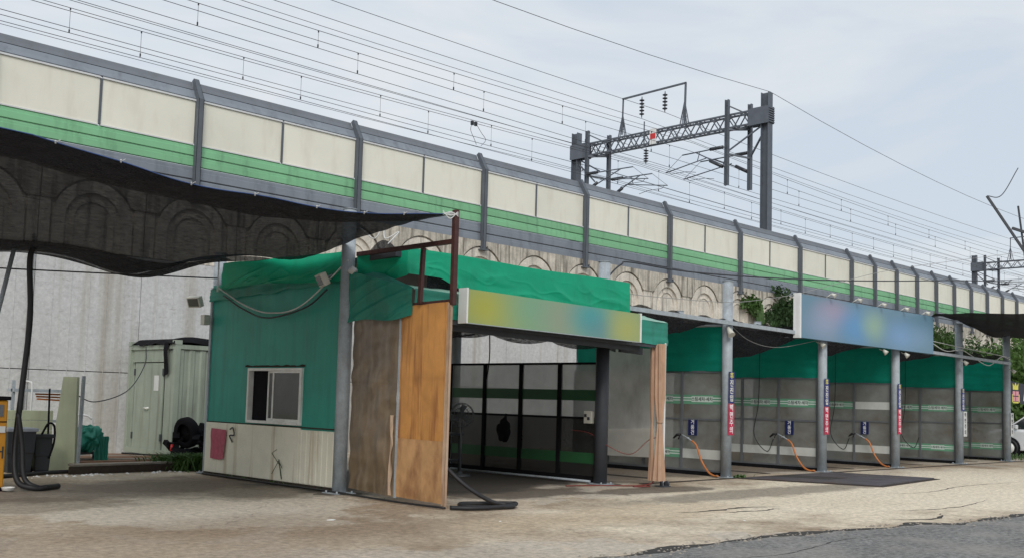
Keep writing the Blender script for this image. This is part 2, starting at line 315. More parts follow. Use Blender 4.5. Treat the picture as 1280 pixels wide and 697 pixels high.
def thing(name, label, cat, loc, group=None):
    o = bpy.data.objects.new(name, None); link(o); o.location = loc; o.empty_display_size = .2; LOC[o.name] = Vector(loc)
    return tag(o, label, cat, group)
def structure(o): o['kind'] = 'structure'; return o
def share(name, src, parent, off):
    """another copy of a part: same mesh, moved by off, under parent"""
    c = src.copy(); c.name = name; link(c); c.parent = parent; c.location = src.location + Vector(off); LOC[c.name] = wloc(src); return c
def dup(root, off, label):
    r = root.copy(); link(r); r.location = root.location + Vector(off); LOC[r.name] = wloc(root) + Vector(off); r['label'] = label
    def rec(src, dst):
        for ch in list(src.children):
            c = ch.copy(); link(c); c.parent = dst; LOC[c.name] = wloc(r); rec(ch, c)
    rec(root, r); return r
def text(name, s, size, m, parent, at, xdir, ydir, thick=.002, sx=1.0, align='CENTER'):
    """flat lettering standing a hair proud of what carries it"""
    cu = bpy.data.curves.new(name, 'FONT'); cu.body = s; cu.size = size; cu.align_x = align; cu.align_y = 'CENTER'; cu.extrude = thick; cu.resolution_u = 3
    cu.offset = size * .012
    t = bpy.data.objects.new('tmp', cu); link(t); bpy.context.view_layer.update()
    me = bpy.data.meshes.new_from_object(t.evaluated_get(bpy.context.evaluated_depsgraph_get())); bpy.data.objects.remove(t)
    x = Vector(xdir).normalized(); y = Vector(ydir).normalized(); z = x.cross(y)
    M = Matrix(((x.x * sx, y.x, z.x, 0), (x.y * sx, y.y, z.y, 0), (x.z * sx, y.z, z.z, 0), (0, 0, 0, 1)))
    me.transform(Matrix.Translation(Vector(at) - wloc(parent)) @ M); me.materials.clear(); me.materials.append(MT[m])
    o = bpy.data.objects.new(name, me); link(o); o.parent = parent; LOC[o.name] = wloc(parent); return o
def ridge(x, y, k=0.0):
    a_ = max(0, 1 - 4.5 * abs(noise.noise(Vector((x, y, k))))) ** 1.6; b_ = max(0, 1 - 6 * abs(noise.noise(Vector((x * 1.9 + 3, y * 1.7, k + 7))))) ** 1.6
    return a_ + .6 * b_
def nse(p, s=1.0, k=0.0): return noise.noise(Vector((p[0] * s + k, p[1] * s - k, p[2] * s + 2 * k)))
def cloth(p00, p10, p11, p01, nu, nv, amp=.02, freq=3.0, sag=0.0, fold=0.0, folds=6, seed=0.0, hem=0.0, nrm=None):
    """bilinear cloth sheet with wrinkles; v=0 is the p00-p10 edge"""
    a, b, c, d = map(Vector, (p00, p10, p11, p01)); n = Vector(nrm).normalized() if nrm else (b - a).cross(d - a).normalized(); m = MB()
    def fn(u, v):
        p = (a * (1 - u) + b * u) * (1 - v) + (d * (1 - u) + c * u) * v
        wv = nse(p, freq, seed) + .5 * nse(p, freq * 2.3, seed + 5)
        st = nse((u * 3 + v * 1.5, v * 9 - u * 2, seed), 1.0)
        p = p + n * (amp * (wv + 1.2 * st) + fold * math.sin(u * folds * 6.283 + 1.7 * nse((u * 2, v * 2, seed), 1)))
        p.z -= sag * math.sin(math.pi * u) * math.sin(math.pi * v)
        p.z += hem * (1 - v) * nse((u * 9, seed, 0), 1)
        return p
    return m.grid(fn, nu, nv)
def arc(a, b, sag, n=14):
    a = Vector(a); b = Vector(b); r = []
    for i in range(n + 1):
        t = i / n; p = a.lerp(b, t); p.z -= sag * 4 * t * (1 - t); r.append(p)
    return r
def spline(pts, n=8):
    P = [Vector(p) for p in pts]; P = [P[0] * 2 - P[1]] + P + [P[-1] * 2 - P[-2]]; r = []
    for i in range(1, len(P) - 2):
        for k in range(n):
            t = k / n; a, b, c, d = P[i - 1:i + 3]
            r.append(.5 * ((2 * b) + (c - a) * t + (2 * a - 5 * b + 4 * c - d) * t * t + (3 * b - a - 3 * c + d) * t ** 3))
    return r + [P[-2]]

# ------------------------------------------------------------------ ground
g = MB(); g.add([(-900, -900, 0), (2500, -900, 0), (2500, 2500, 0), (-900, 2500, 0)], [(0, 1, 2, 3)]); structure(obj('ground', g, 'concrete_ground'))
edge = [(-60, 9.5), (-12, 8.6), (-2, 8.0), (4, 7.5), (6.5, 7.2), (8.49, 6.97), (9.33, 6.87), (10.56, 6.96), (11.38, 6.92), (12.13, 6.80), (13.0, 6.66), (13.79, 6.52), (14.82, 6.40), (15.38, 6.06), (16.4, 6.02), (17.58, 5.92), (21, 5.4), (28, 4.4), (60, 1), (200, -8)]
fine_e = []
for i in range(len(edge) - 1):
    (x0, y0), (x1, y1) = edge[i], edge[i + 1]; k = max(1, min(60, int((x1 - x0) / .12)))
    for j in range(k):
        t = j / k; x = x0 + (x1 - x0) * t; y = y0 + (y1 - y0) * t
        fine_e.append((x, y + .10 * nse((x, 0, 3), 1.6) + .07 * nse((x, 2, 3), 6)))
fine_e.append(edge[-1])
a = MB(); k = len(fine_e)
a.add([(x, y, .004) for x, y in fine_e] + [(x, -900 if 0 < i < k - 1 else -900, .004) for i, (x, y) in enumerate(fine_e)], [(k + i, k + i + 1, i + 1, i) for i in range(k - 1)])
structure(obj('asphalt_road', a, 'asphalt'))
cr = MB(); vs = []
for i, (x, y) in enumerate(fine_e):
    wd = max(.02, .13 + .24 * nse((x, 9, 1), 1.1) + .03 * nse((x, 5, 7), 7)); vs += [(x, y - .02, .008), (x, y - .02 + wd, .008)]
cr.add(vs, [(2 * i, 2 * i + 2, 2 * i + 3, 2 * i + 1) for i in range(k - 1)]); structure(obj('pavement_crack', cr, 'crack'))
def crack_line(pts, w_, seed):
    m = MB(); p = spline([(x, y, 0) for x, y in pts], 14); vs = []
    for i, q in enumerate(p):
        t = i / (len(p) - 1); j = .05 * nse((q.x, q.y, seed), 3) + .025 * nse((q.x, q.y, seed), 11); d = (p[min(i + 1, len(p) - 1)] - p[max(i - 1, 0)]).normalized(); s_ = Vector((-d.y, d.x, 0)); ww = w_ * math.sin(math.pi * min(1, max(.03, t))) * (1 + 1.2 * nse((q.x, q.y, seed + 4), 5))
        c_ = q + s_ * j; vs += [(c_ + s_ * ww).to_tuple()[:2] + (.0045,), (c_ - s_ * ww).to_tuple()[:2] + (.0045,)]
    m.add(vs, [(2 * i + 1, 2 * i + 3, 2 * i + 2, 2 * i) for i in range(len(p) - 1)]); structure(obj('pavement_crack', m, 'crack'))
for i, (pts, w_) in enumerate([([(12.8, 9.3), (13.8, 9.15), (14.6, 9.2), (15.3, 8.9)], .035), ([(13.6, 8.9), (14.5, 8.75), (15.0, 8.8)], .03), ([(18.5, 9.4), (21, 8.9), (24, 9.2), (30, 8.7)], .012),
        ([(14.9, 7.0), (15.8, 6.6), (16.8, 6.9)], .03), ([(9.0, 6.3), (10.4, 6.0), (12.4, 6.2), (14, 5.8)], .014), ([(16, 7.6), (18, 7.2), (20.5, 7.5)], .014)]): crack_line(pts, w_, i)
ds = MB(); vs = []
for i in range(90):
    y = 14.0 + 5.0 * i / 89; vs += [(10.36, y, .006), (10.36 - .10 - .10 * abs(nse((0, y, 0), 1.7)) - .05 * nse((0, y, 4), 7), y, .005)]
ds.add(vs, [(2 * i, 2 * i + 2, 2 * i + 3, 2 * i + 1) for i in range(89)]); structure(obj('foot_dirt_shade', ds, 'dirt_shade'))  # dirt line at the hut foot, with contact shade painted in
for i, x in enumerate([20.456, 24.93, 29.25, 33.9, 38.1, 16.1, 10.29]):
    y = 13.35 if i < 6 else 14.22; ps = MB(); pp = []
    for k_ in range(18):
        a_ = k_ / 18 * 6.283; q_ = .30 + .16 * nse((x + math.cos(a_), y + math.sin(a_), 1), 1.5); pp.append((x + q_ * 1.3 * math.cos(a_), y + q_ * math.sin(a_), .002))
    ps.add(pp, [tuple(range(18))]); structure(obj('contact_shade', ps, 'dirt_shade'))  # contact shade painted as dirt discs round the column feet
cb = MB()
for i in range(420):
    x = random.uniform(8, 24); j = min(range(k), key=lambda q: abs(fine_e[q][0] - x)); y = fine_e[j][1] + random.gauss(.02, .09); s_ = random.uniform(.008, .03)
    cb.add([(x + s_ * math.cos(t) * random.uniform(.6, 1.4), y + s_ * math.sin(t) * random.uniform(.6, 1.4), .004) for t in (0, 1.3, 2.6, 3.9, 5.2)] + [(x, y, .006 + s_ * .6)], [(0, 1, 5), (1, 2, 5), (2, 3, 5), (3, 4, 5), (4, 0, 5)])
tag(obj('loose_gravel', cb, 'wood_old'), 'crumbled concrete bits along the broken edge of the apron', 'gravel', kind='stuff')

# steel plates over the pit in front of the bays, drain channel
pit = thing('pit_cover', 'dark rusty steel plates covering the pit in the apron before the bays', 'pit cover', (22.6, 11.6, 0))
def quadprism(p, z0, z1): return MB().prism([(x, y, z0) for x, y in p], (0, 0, z1 - z0))
obj('rim', quadprism([(20.35, 12.95), (21.3, 10.0), (25.35, 10.45), (24.9, 13.0)], 0, .012), 'grime', pit)
for i in range(4):
    for j in range(2):
        u0, u1 = i / 4 + .006, (i + 1) / 4 - .006; v0, v1 = j / 2 + .01, (j + 1) / 2 - .01
        def q(u, v):
            a_ = Vector((20.45, 12.88)).lerp(Vector((24.8, 12.93)), u); b_ = Vector((21.35, 10.08)).lerp(Vector((25.25, 10.52)), u); r_ = a_.lerp(b_, v); return (r_.x, r_.y)
        if (i, j) == (1, 0): obj('plate', quadprism([q(u0, v0), q(u1, v0), q(u1, v1), q(u0, v1)][::-1], .012, .016), 'crack', pit)
        else: obj('plate', quadprism([q(u0, v0), q(u1, v0), q(u1, v1), q(u0, v1)][::-1], .012, .03 + .006 * ((i * 3 + j) % 3)), 'plate_steel', pit, bevel=.004)
dr = MB(); dr.box(16.9, 45, 12.98, 13.1, .003, .012); tag(obj('drain_channel', dr, 'grime', loc=(17, 13, 0)), 'narrow dark drain channel running past the column feet', 'drain')
for i, x in enumerate([18.4, 22.7, 27.1, 31.6, 36.0]):
    gq = MB(); gq.box(x - .12, x + .12, 13.6, 17.8, .003, .010); tag(obj('floor_drain', gq, 'grime', loc=(x, 15, 0)), f'dark floor drain down the middle of the {["first", "second", "third", "fourth", "last"][i]} wash bay', 'drain', 'floor drains of the wash bays')
for i, (x, y, rx) in enumerate([(8.0, 11.2, .07), (12.9, 8.1, .03), (9.8, 9.9, .02)]):
    tag(obj('litter_scrap', MB().prism([(x - rx, y, .002), (x, y - rx * .7, .002), (x + rx, y, .002), (x + rx * .4, y + rx * .6, .002)], (0, 0, .008)), 'litter', loc=(x, y, 0)),
        ['white scrap of paper on the brown concrete in front of the hut', 'tiny pale scrap near the asphalt edge in front of the bays', 'small pale scrap on the concrete before the orange vinyl door'][i], 'litter')

# ------------------------------------------------------------------ retaining wall with arch relief
PW = 2.61; X0 = 13.06
WY = 25.0
rw = thing('retaining_wall', 'tall stained concrete retaining wall with arch relief below the green noise barrier', 'wall', (30, WY, 0))
xs = [X0 + PW * k for k in range(-12, 42)]
slab = quoin = None
def mk_lower(x):
    m = MB(); h = PW / 2 - .008; m.box(x - h, x + h, WY, WY + .6, 2.05, 4.95); m.box(x - h, x + h, WY + .0, WY + .6, -.3, 2.03)
    for t in (-.87, -.44, .0, .44, .87): m.box(x + t - .008, x + t + .008, WY - .008, WY + .001, 0, 4.95)
    return m
def ring(m, x, z, r0, r1, y0, y1, n=20):
    vs = []
    for i in range(n + 1):
        a_ = math.pi * i / n; c_, s_ = math.cos(a_), math.sin(a_)
        for r_ in (r0, r1):
            for y_ in (y0, y1): vs.append((x + r_ * c_, y_, z + r_ * s_))
    fs = []
    for i in range(n):
        o = 4 * i; fs += [(o, o + 2, o + 6, o + 4), (o + 2, o + 3, o + 7, o + 6), (o + 1, o, o + 4, o + 5)]
    m.add(vs, fs)
p_low = None
def tone(k): return 1
first = {}
for k, x in enumerate(xs):
    if not first:
        first['lower'] = obj('wall_panel', mk_lower(x), 'wall_concrete', rw)
        h = PW / 2 - .012; zc = 5.69
        b_ = MB(); b_.box(x - h, x + h, WY + .07, WY + .6, 4.97, 6.9)
        for sx in (-1, 1):
            xa, xb = sorted((x + sx * h, x + sx * 1.04)); b_.box(xa, xb, WY, WY + .07, 4.97, 6.12)
        first['arch'] = obj('arch_panel', b_, 'arch_concrete', rw)
        tpm = MB(); pts = [(x - h, 6.12), (x - 1.03, 6.12)] + [(x + 1.04 * math.cos(t), zc + 1.04 * math.sin(t)) for t in [math.pi * (1 - i / 20) for i in range(21)] if zc + 1.04 * math.sin(t) > 6.12] + [(x + 1.03, 6.12), (x + h, 6.12)]
        vs = []
        for px_, pz_ in pts: vs += [(px_, WY - .035, pz_), (px_, WY - .035, 6.9), (px_, WY + .05, pz_)]
        tpm.add(vs, [(3 * i, 3 * i + 3, 3 * i + 4, 3 * i + 1) for i in range(len(pts) - 1)] + [(3 * i + 2, 3 * i + 5, 3 * i + 3, 3 * i) for i in range(len(pts) - 1)])
        first['spandrel'] = obj('spandrel', tpm, 'arch_concrete_top', rw)
        r_ = MB(); ring(r_, x, zc, .70, .985, WY - .005, WY + .07); ring(r_, x, zc, .47, .52, WY + .03, WY + .07)
        for sx in (-1, 1):
            xa, xb = sorted((x + sx * .70, x + sx * .985)); r_.box(xa, xb, WY - .005, WY + .07, 4.97, 5.69)
            xa, xb = sorted((x + sx * .47, x + sx * .52)); r_.box(xa, xb, WY + .03, WY + .07, 4.97, 5.69)
        first['ring'] = obj('arch_band', r_, 'arch_concrete', rw)
    else:
        off = (x - xs[0], 0, 0)
        share('wall_panel', first['lower'], rw, off); share('arch_panel', first['arch'], rw, off); share('spandrel', first['spandrel'], rw, off); share('arch_band', first['ring'], rw, off)
bk = MB(); bk.box(xs[0] - 1.3, xs[-1] + 1.3, WY + .6, WY + .75, -.3, 6.88); obj('backing', bk, 'joint', rw)
bk = MB(); bk.box(xs[0] - 1.3, xs[-1] + 1.3, WY + .12, WY + .6, -.3, 6.87); obj('joint_filler', bk, 'joint', rw)
em = MB(); em.box(-40, 900, WY + .75, 60, -.3, 7.6); structure(obj('railway_embankment', em, 'ballast'))

# ------------------------------------------------------------------ noise barrier
nb = thing('noise_barrier', 'noise barrier of beige, green and grey boards along the top of the wall', 'noise barrier', (30, WY, 6.9))
posts = [X0 + 5.22 * k for k in range(-4, 8)] + [X0 + 5.22 * 7 + 2.62 * k for k in range(1, 22)]
def post_mesh(x):
    m = MB(); pr = [(-.02, 6.6), (-.02, 9.33), (.33, 9.93), (.43, 9.87), (.13, 9.28), (.13, 6.6)]
    yb = WY - .04
    for (xa, xb, e_) in ((x - .075, x - .062, 0), (x + .062, x + .075, 0)):
        m.prism([(xa, yb - .09 + py, pz) for py, pz in pr], (xb - xa, 0, 0))
    m.prism([(x - .0745, yb - .09 + py, pz) for py, pz in [(-.02, 6.6), (-.02, 9.33), (.33, 9.93), (.345, 9.922), (-.005, 9.322), (-.005, 6.6)]], (.149, 0, 0))
    m.box(x - .16, x + .16, yb - .14, yb + .06, 6.58, 6.62)
    for sx in (-.13, .13): m.box(x + sx - .02, x + sx + .02, yb - .13, yb - .09, 6.62, 6.72)
    return m
P0 = obj('post', post_mesh(posts[0]), 'post_steel', nb)
for x in posts[1:]: share('post', P0, nb, (x - posts[0], 0, 0))
YB = WY + .006
def board_rib(xa, xb, z0, z1, y=YB, d=.05):
    m = MB(); pr = [(y + d, z0), (y, z0 + .02), (y, z0 + (z1 - z0) * .62), (y + .02, z0 + (z1 - z0) * .66), (y + .02, z1 - .04), (y + .035, z1), (y + d, z1)]
    m.prism([(xa, py, pz) for py, pz in pr], (xb - xa, 0, 0)); return m
tmpl = {}
def piece(key, name, build, x, m):
    if key not in tmpl: tmpl[key] = (obj(name, build(x), m, nb), x)
    else: o0, xx = tmpl[key]; share(name, o0, nb, (x - xx, 0, 0))
for i in range(len(posts) - 1):
    x0, x1 = posts[i], posts[i + 1]; wd = x1 - x0; key = 'L' if wd > 4 else 'S'
    nsp = 2 if key == 'L' else 1
    for z0, z1, nm, m in ((6.86, 7.175, 'grey_board', 'barrier_grey'), (7.18, 7.51, 'grey_board', 'barrier_grey'), (7.52, 7.80, 'green_board', 'barrier_green'), (7.805, 8.09, 'green_board', 'barrier_green')):
        piece((key, z0), nm, lambda x, z0=z0, z1=z1, wd=wd: board_rib(x + .004, x + wd - .004, z0, z1), x0, m)
    pw = (wd - .1) / nsp
    for j in range(nsp):
        xa = x0 + .05 + pw * j
        piece((key, 'pane', 0), 'beige_panel', lambda x, pw=pw: MB().box(x + .03, x + pw - .03, YB + .03, YB + .07, 8.13, 9.27), xa, 'barrier_beige')
        for e_ in (0, pw - .03): piece((key, 'frm'), 'mullion', lambda x: MB().box(x, x + .029, YB + .0, YB + .08, 8.126, 9.274), xa + e_, 'post_steel')
        def frl(x, pw=pw):
            m = MB(); m.box(x + .03, x + pw - .03, YB + .0, YB + .08, 8.092, 8.125); m.box(x + .03, x + pw - .03, YB - .01, YB + .08, 9.275, 9.32); return m
        piece((key, 'frl', 0), 'panel_rail', frl, xa, 'white_rail')
    for a0, a1 in ((.02, .48), (.52, .98)):
        def tb(x, a0=a0, a1=a1, wd=wd):
            A = Vector((0, YB + .02, 9.33)); B = Vector((0, YB + .34, 9.86)); p0 = A.lerp(B, a0); p1 = A.lerp(B, a1); pm = A.lerp(B, (a0 + a1) / 2); nn = Vector((0, -.86, .51)) * .02
            return MB().prism([(x + .06, p.y, p.z) for p in (p0, p0 + nn, pm + nn * .4, p1 + nn, p1, p1 - nn * 2, p0 - nn * 2)], (wd - .12, 0, 0))
        piece((key, a0), 'top_board', tb, x0, 'barrier_grey_light' if a0 > .1 else 'barrier_grey')

# ------------------------------------------------------------------ railway gantries and wires
def insulator_mb(m, a, b, n=5, r=.15):
    a = Vector(a); b = Vector(b); d = b - a; h = d.length; pr = [(.02, 0)]
    for i in range(n):
        t = .1 + .8 * (i + .5) / n; pr += [(.035, h * (t - .06)), (r, h * (t - .015)), (r * .9, h * (t + .02)), (.035, h * (t + .045))]
    m.lathe(a, pr + [(.02, h)], 12, d)
GX = 46.15
def gantry(gx, label):
    G = thing('railway_gantry', label, 'gantry', (gx, 34, 7.6), 'railway gantries behind the noise barrier')
    def hmast(x, y, z0, z1, wd, m='mast_steel'):
        b = MB(); t = .02; h = wd / 2
        b.box(x - h, x + h, y - h, y - h + t, z0, z1); b.box(x - h, x + h, y + h - t, y + h, z0, z1); b.box(x - t / 2, x + t / 2, y - h + t, y + h - t, z0, z1); return b
    for y in (27.9, 40.95): 
        obj('mast', hmast(gx, y, 7.6, 17.85, .44), 'mast_steel', G, bevel=0)
        pb = MB(); s_ = 1 if y < 30 else -1; ya, yb_ = sorted((y - s_ * .28, y + s_ * .95)); pb.box(gx - .27, gx - .232, ya, yb_, 16.2, 17.1); pb.box(gx + .232, gx + .27, ya, yb_, 16.2, 17.1)
        for q in range(7): pb.box(gx - .285, gx + .285, y - s_ * .28 - .02, y - s_ * .28 + .02, 16.25 + q * .12, 16.31 + q * .12)
        obj('clamp_plate', pb, 'mast_steel', G)
    ya, yb_ = 28.3, 40.6
    for sx in (-.22, .22):
        for z in (16.3, 17.0): obj('truss_chord', MB().bar((gx + sx, ya, z), (gx + sx, yb_, z), .09), 'mast_steel', G)
    br = MB(); n_ = 26
    for sx in (-.22, .22):
        for i in range(n_):
            y0 = ya + (yb_ - ya) * i / n_; y1 = ya + (yb_ - ya) * (i + 1) / n_; z0, z1 = (16.3, 17.0) if i % 2 else (17.0, 16.3)
            br.bar((gx + sx, y0, z0), (gx + sx, y1, z1), .05)
    for i in range(0, n_ + 1):
        y0 = ya + (yb_ - ya) * i / n_
        for z in (16.3, 17.0): br.bar((gx - .22, y0, z), (gx + .22, y0 + (.2 if i % 2 else -.2), z), .04)
    o = obj('truss_bracing', br, 'mast_steel', G); o['kind'] = 'stuff'
    for y, zt, zb in ((39.78, 17.75, 14.5), (38.7, 17.45, 14.15), (30.05, 17.8, 13.2), (29.1, 17.55, 12.95)):
        obj('drop_post', hmast(gx - (.36 if y in (39.78, 30.05) else -.36), y, zb, zt, .2), 'mast_steel', G)
    for y, s_ in ((29.6, 1), (39.25, -1)):
        cb_ = MB(); zm = 14.75 if s_ > 0 else 14.9
        cb_.bar((gx - .36, y + .45, zm + .15), (gx + .36, y - .5, zm - .1), .09); cb_.bar((gx - .36, y + .45, 16.2), (gx + .36, y - .5, 16.2), .12)
        my = 28.1 if s_ > 0 else 40.7
        cb_.bar((gx, my, 16.2), (gx - .3, y + .4 * s_, zm + .3), .07) ; cb_.bar((gx, my, zm + 1.0), (gx + .36, y - .5 * s_, zm - .1), .08)
        cb_.bar((gx - .36, y + .45, 17.5), (gx + .36, y - .5, 16.95), .06)
        obj('tie_brace', cb_, 'mast_steel', G)
    # raised frame carrying the upper wires
    fr = MB(); fr.bar((gx, 37.45, 17.2), (gx, 37.4, 19.35), .07); fr.bar((gx, 33.05, 17.05), (gx, 33.0, 19.4), .09); fr.bar((gx, 37.45, 19.32), (gx, 32.96, 19.4), .09)
    for y, s_ in ((37.42, 1), (33.05, 1)):
        fr.bar((gx, y + .32 * s_, 17.0), (gx, y, 18.4), .045); fr.bar((gx, y - .3 * s_, 17.0), (gx, y, 18.4), .045); fr.bar((gx, y - .2, 17.5), (gx, y + .2, 17.5), .03)
        fr.bar((gx - .22, y, 17.0), (gx, y, 18.3), .04); fr.bar((gx + .22, y, 17.0), (gx, y, 18.3), .04)
    obj('raised_frame', fr, 'mast_steel', G)
    for y, z0, z1 in ((36.03, 19.2, 17.95), (34.4, 19.2, 17.98), (35.67, 16.15, 15.22)):
        m = MB(); insulator_mb(m, (gx, y, z0), (gx, y, z1)); obj('insulator', m, 'insulator', G)
    obj('hanger_rod', MB().bar((gx - .3, 35.6, 16.1), (gx - .3, 35.6, 17.6), .05), 'mast_steel', G)
    pl = MB(); pl.box(gx - .31, gx - .29, 34.75, 35.2, 16.2, 17.1); po = obj('number_plate', pl, 'white_paint', G)
    obj('red_mark', MB().box(gx - .316, gx - .31, 34.79, 35.16, 16.5, 16.82), 'red', po)
    # cantilevers
    def canti(y0, z0, y1, dx, s):
        c = MB(); zt = z0 + .05; tip = y1
        c.tube([(gx + dx, y0, z0 + .5), (gx + dx, tip, z0 + .45)], .035, 6); c.tube([(gx + dx, y0, z0 - .55), (gx + dx, tip - s * .9, z0 + .45)], .035, 6)
        c.tube([(gx + dx, y0 + s * 1.2, z0 + .06), (gx + dx, tip + s * 1.1, z0 - .38)], .03, 6); c.tube([(gx + dx, tip, z0 + .45), (gx + dx, tip + s * 1.1, z0 - .38)], .012, 5)
        c.tube([(gx + dx, y0 + s * 1.6, z0 + .5), (gx + dx, y0 + s * 1.75, z0 + .0)], .025, 5); c.tube([(gx + dx, tip + s * .9, z0 - .35), (gx + dx, tip + s * .7, z0 - .5), (gx + dx, tip - s * .3, z0 - .5), (gx + dx, tip - s * .9, z0 - .62)], .016, 5)
        o = obj('cantilever_arm', c, 'mast_steel', G)
        for za, zb, t in ((z0 + .5, z0 + .5, .25), (z0 - .55, z0 - .12, .25)):
            A = Vector((gx + dx, y0 + s * .15, za)); B = Vector((gx + dx, y0 + s * .95, zb)); obj('insulator', MB().tube([A, B], .095, 8), 'insulator', o)
    canti(30.05, 14.75, 32.8, -.5, 1); canti(29.1, 14.5, 32.3, .5, 1); canti(39.78, 14.6, 36.2, -.5, -1); canti(38.7, 14.3, 35.6, .5, -1)
    return G
gantry(GX, 'lattice railway gantry nearest, with insulators and red marked plate, above the noise barrier')
gantry(GX + 62, 'far railway gantry cut by the right edge of the photo above the barrier')
gx2 = GX + 62
gb = MB(); gb.bar((gx2 + 5, 36.8, 17), (gx2 + 2, 40.4, 24.3), .22); gb.bar((gx2 + 5, 37.6, 17), (gx2 + 5.2, 38.4, 23.5), .16); gb.tube(spline([(gx2 + 2, 40.4, 24.3), (gx2 + 3, 39.3, 24.4), (gx2 + 5, 38.3, 27.5)]), .05, 5)
gb.bar((gx2 + 4, 38.6, 21), (gx2 + 5.2, 37.4, 20.5), .25)
tag(obj('feeder_bracket', gb, 'dark_steel', loc=(gx2 + 5, 37, 17)), 'dark feeder bracket with curved jumper rising above the far gantry at the right edge', 'bracket')

stations = [GX - 62, GX, GX + 62, GX + 124]
def rail_wire(name, label, y, z, sag, r=.012, drop=None, jog=0, y2=None):
    y2 = y if y2 is None else y2; m = MB(); pts = []
    for a_, b_ in zip(stations[:-1], stations[1:]):
        pp = arc((a_, y, z), (b_, y, z), sag, 12); pts += pp if not pts else pp[1:]
    m.tube(pts, r, 5, False); root = tag(obj(name, m, 'wire', loc=(stations[0], y, z)), label, 'wire', 'overhead railway wires')
    if drop:
        zc, ph = drop
        for a_ in stations[:-1]:
            for q in range(9):
                x = a_ + ph + q * 6.9; t = (x - a_) / 62
                if t > .98 or x < 9: continue
                zz = z - sag * 4 * t * (1 - t); d = MB(); d.tube([(x, y, zz), (x, y, zc)], .008, 4, False); d.box(x - .02, x + .02, y - .02, y + .02, zc, zc + .12); d.box(x - .02, x + .02, y - .02, y + .02, zz - .07, zz)
                obj('dropper', d, 'wire', root)
    return root
rail_wire('overhead_wire', 'topmost thin wire sagging between the tops of the near masts', 27.7, 17.86, 1.3, .013)
rail_wire('overhead_wire', 'wire hanging from the right insulator of the raised frame', 34.4, 17.98, .35, .013)
rail_wire('overhead_wire', 'wire hanging from the left insulator of the raised frame', 36.0, 17.9, .35, .013)
rail_wire('catenary_wire', 'near-track catenary wire with droppers, the upper of the pair', 32.4, 15.9, .55, .012, (14.72, 3.0))
rail_wire('catenary_wire', 'near-track catenary wire with droppers, the lower of the pair', 32.85, 15.6, .45, .012, (14.36, 5.2))
rail_wire('contact_wire', 'near-track contact wire below the upper catenary', 32.4, 14.7, 0, .012)
rail_wire('contact_wire', 'near-track contact wire below the lower catenary', 32.85, 14.34, 0, .012)
rail_wire('feeder_wire', 'feeder wire hanging from the single insulator under the gantry truss', 35.67, 15.2, .12, .012)
rail_wire('catenary_wire', 'far-track catenary wire with droppers, the upper of the pair', 36.4, 15.4, .4, .012, (14.1, 2.2))
rail_wire('catenary_wire', 'far-track catenary wire with droppers, the lower of the pair', 35.9, 15.1, .4, .012, (13.75, 4.6))
rail_wire('contact_wire', 'far-track contact wire below the upper catenary', 36.4, 14.1, 0, .012)
rail_wire('contact_wire', 'far-track contact wire lowest of all', 35.9, 13.72, 0, .012)
rail_wire('feeder_wire', 'feeder wire low behind the far track', 38.9, 15.35, .2, .012)
rail_wire('feeder_wire', 'lower feeder wire behind the far track', 39.6, 15.15, .3, .011)
rail_wire('feeder_wire', 'thin wire running just under the insulator wires beyond the near track', 34.0, 16.75, .5, .011)
rail_wire('feeder_wire', 'thin wire between the near-track and far-track catenaries', 34.6, 14.9, .3, .011)
rail_wire('feeder_wire', 'thin wire closely above the far-track contact wire', 37.6, 14.9, .2, .011)
jl = MB(); jl.tube(spline([(33, 36, 14.9), (32.9, 36, 14.5), (33.15, 36, 14.1), (33.3, 36, 13.85)]), .012, 5); jl.tube(spline([(33.2, 36, 14.9), (33.6, 36, 14.5), (33.9, 36, 14.2), (33.6, 36, 13.85)]), .012, 5)
jl.box(32.92, 33.05, 35.95, 36.05, 14.75, 14.95); jl.box(33.15, 33.28, 35.95, 36.05, 14.75, 14.95)
tag(obj('wire_jumper', jl, 'wire', loc=(33, 36, 14)), 'looped jumper clamp joining the catenary wires left of the gantry', 'wire clamp')

# ------------------------------------------------------------------ columns
def column_mb(x, y, z1, r=.12):
    m = MB(); m.tube([(x, y, .015), (x, y, z1)], r, 20); m.tube([(x, y, z1), (x, y, z1 + .012)], r + .012, 20); return m
def column(x, y, z1, label, r=.12, group='round steel columns of the wash bays', m='galv'):
    c = thing('steel_column', label, 'column', (x, y, 0), group)
    obj('shaft', column_mb(x, y, z1, r), m, c); b = MB(); b.box(x - .2, x + .2, y - .2, y + .2, 0, .015)
    for sx in (-.15, .15):
        for sy in (-.15, .15): b.lathe((x + sx, y + sy, .015), [(.018, 0), (.018, .03), (0, .035)], 6)
    obj('base_plate', b, m, c); return c
CX = [20.456, 24.93, 29.25, 33.9, 38.1]
clabel = ['first full-height steel column with blue and red notices, right of the tan curtain', 'steel column with notices standing under the left part of the blue sign', 'steel column with notices standing under the right part of the blue sign',
          'steel column with blue notice and white notice, right of the blue sign', 'rightmost steel column, beside the white car']
cols = []
for x, lb in zip(CX, clabel): cols.append(column(x, 13.35, 4.51, lb))
cdark = column(16.1, 13.45, 4.47, 'dark column inside the canopy whose top rises above the green tarp', m='galv')
obj('dark_lower', MB().tube([(16.1, 13.45, .02), (16.1, 13.45, 3.1)], .135, 20), 'dark_steel', cdark)  # darker, slightly wider length over the lower shaft
corner = column(10.29, 14.22, 4.75, 'light steel corner column of the hut beside the brown gate frame', r=.115)
rearl = column(10.57, 18.98, 4.42, 'steel column at the far end of the teal wall near the container', r=.12)
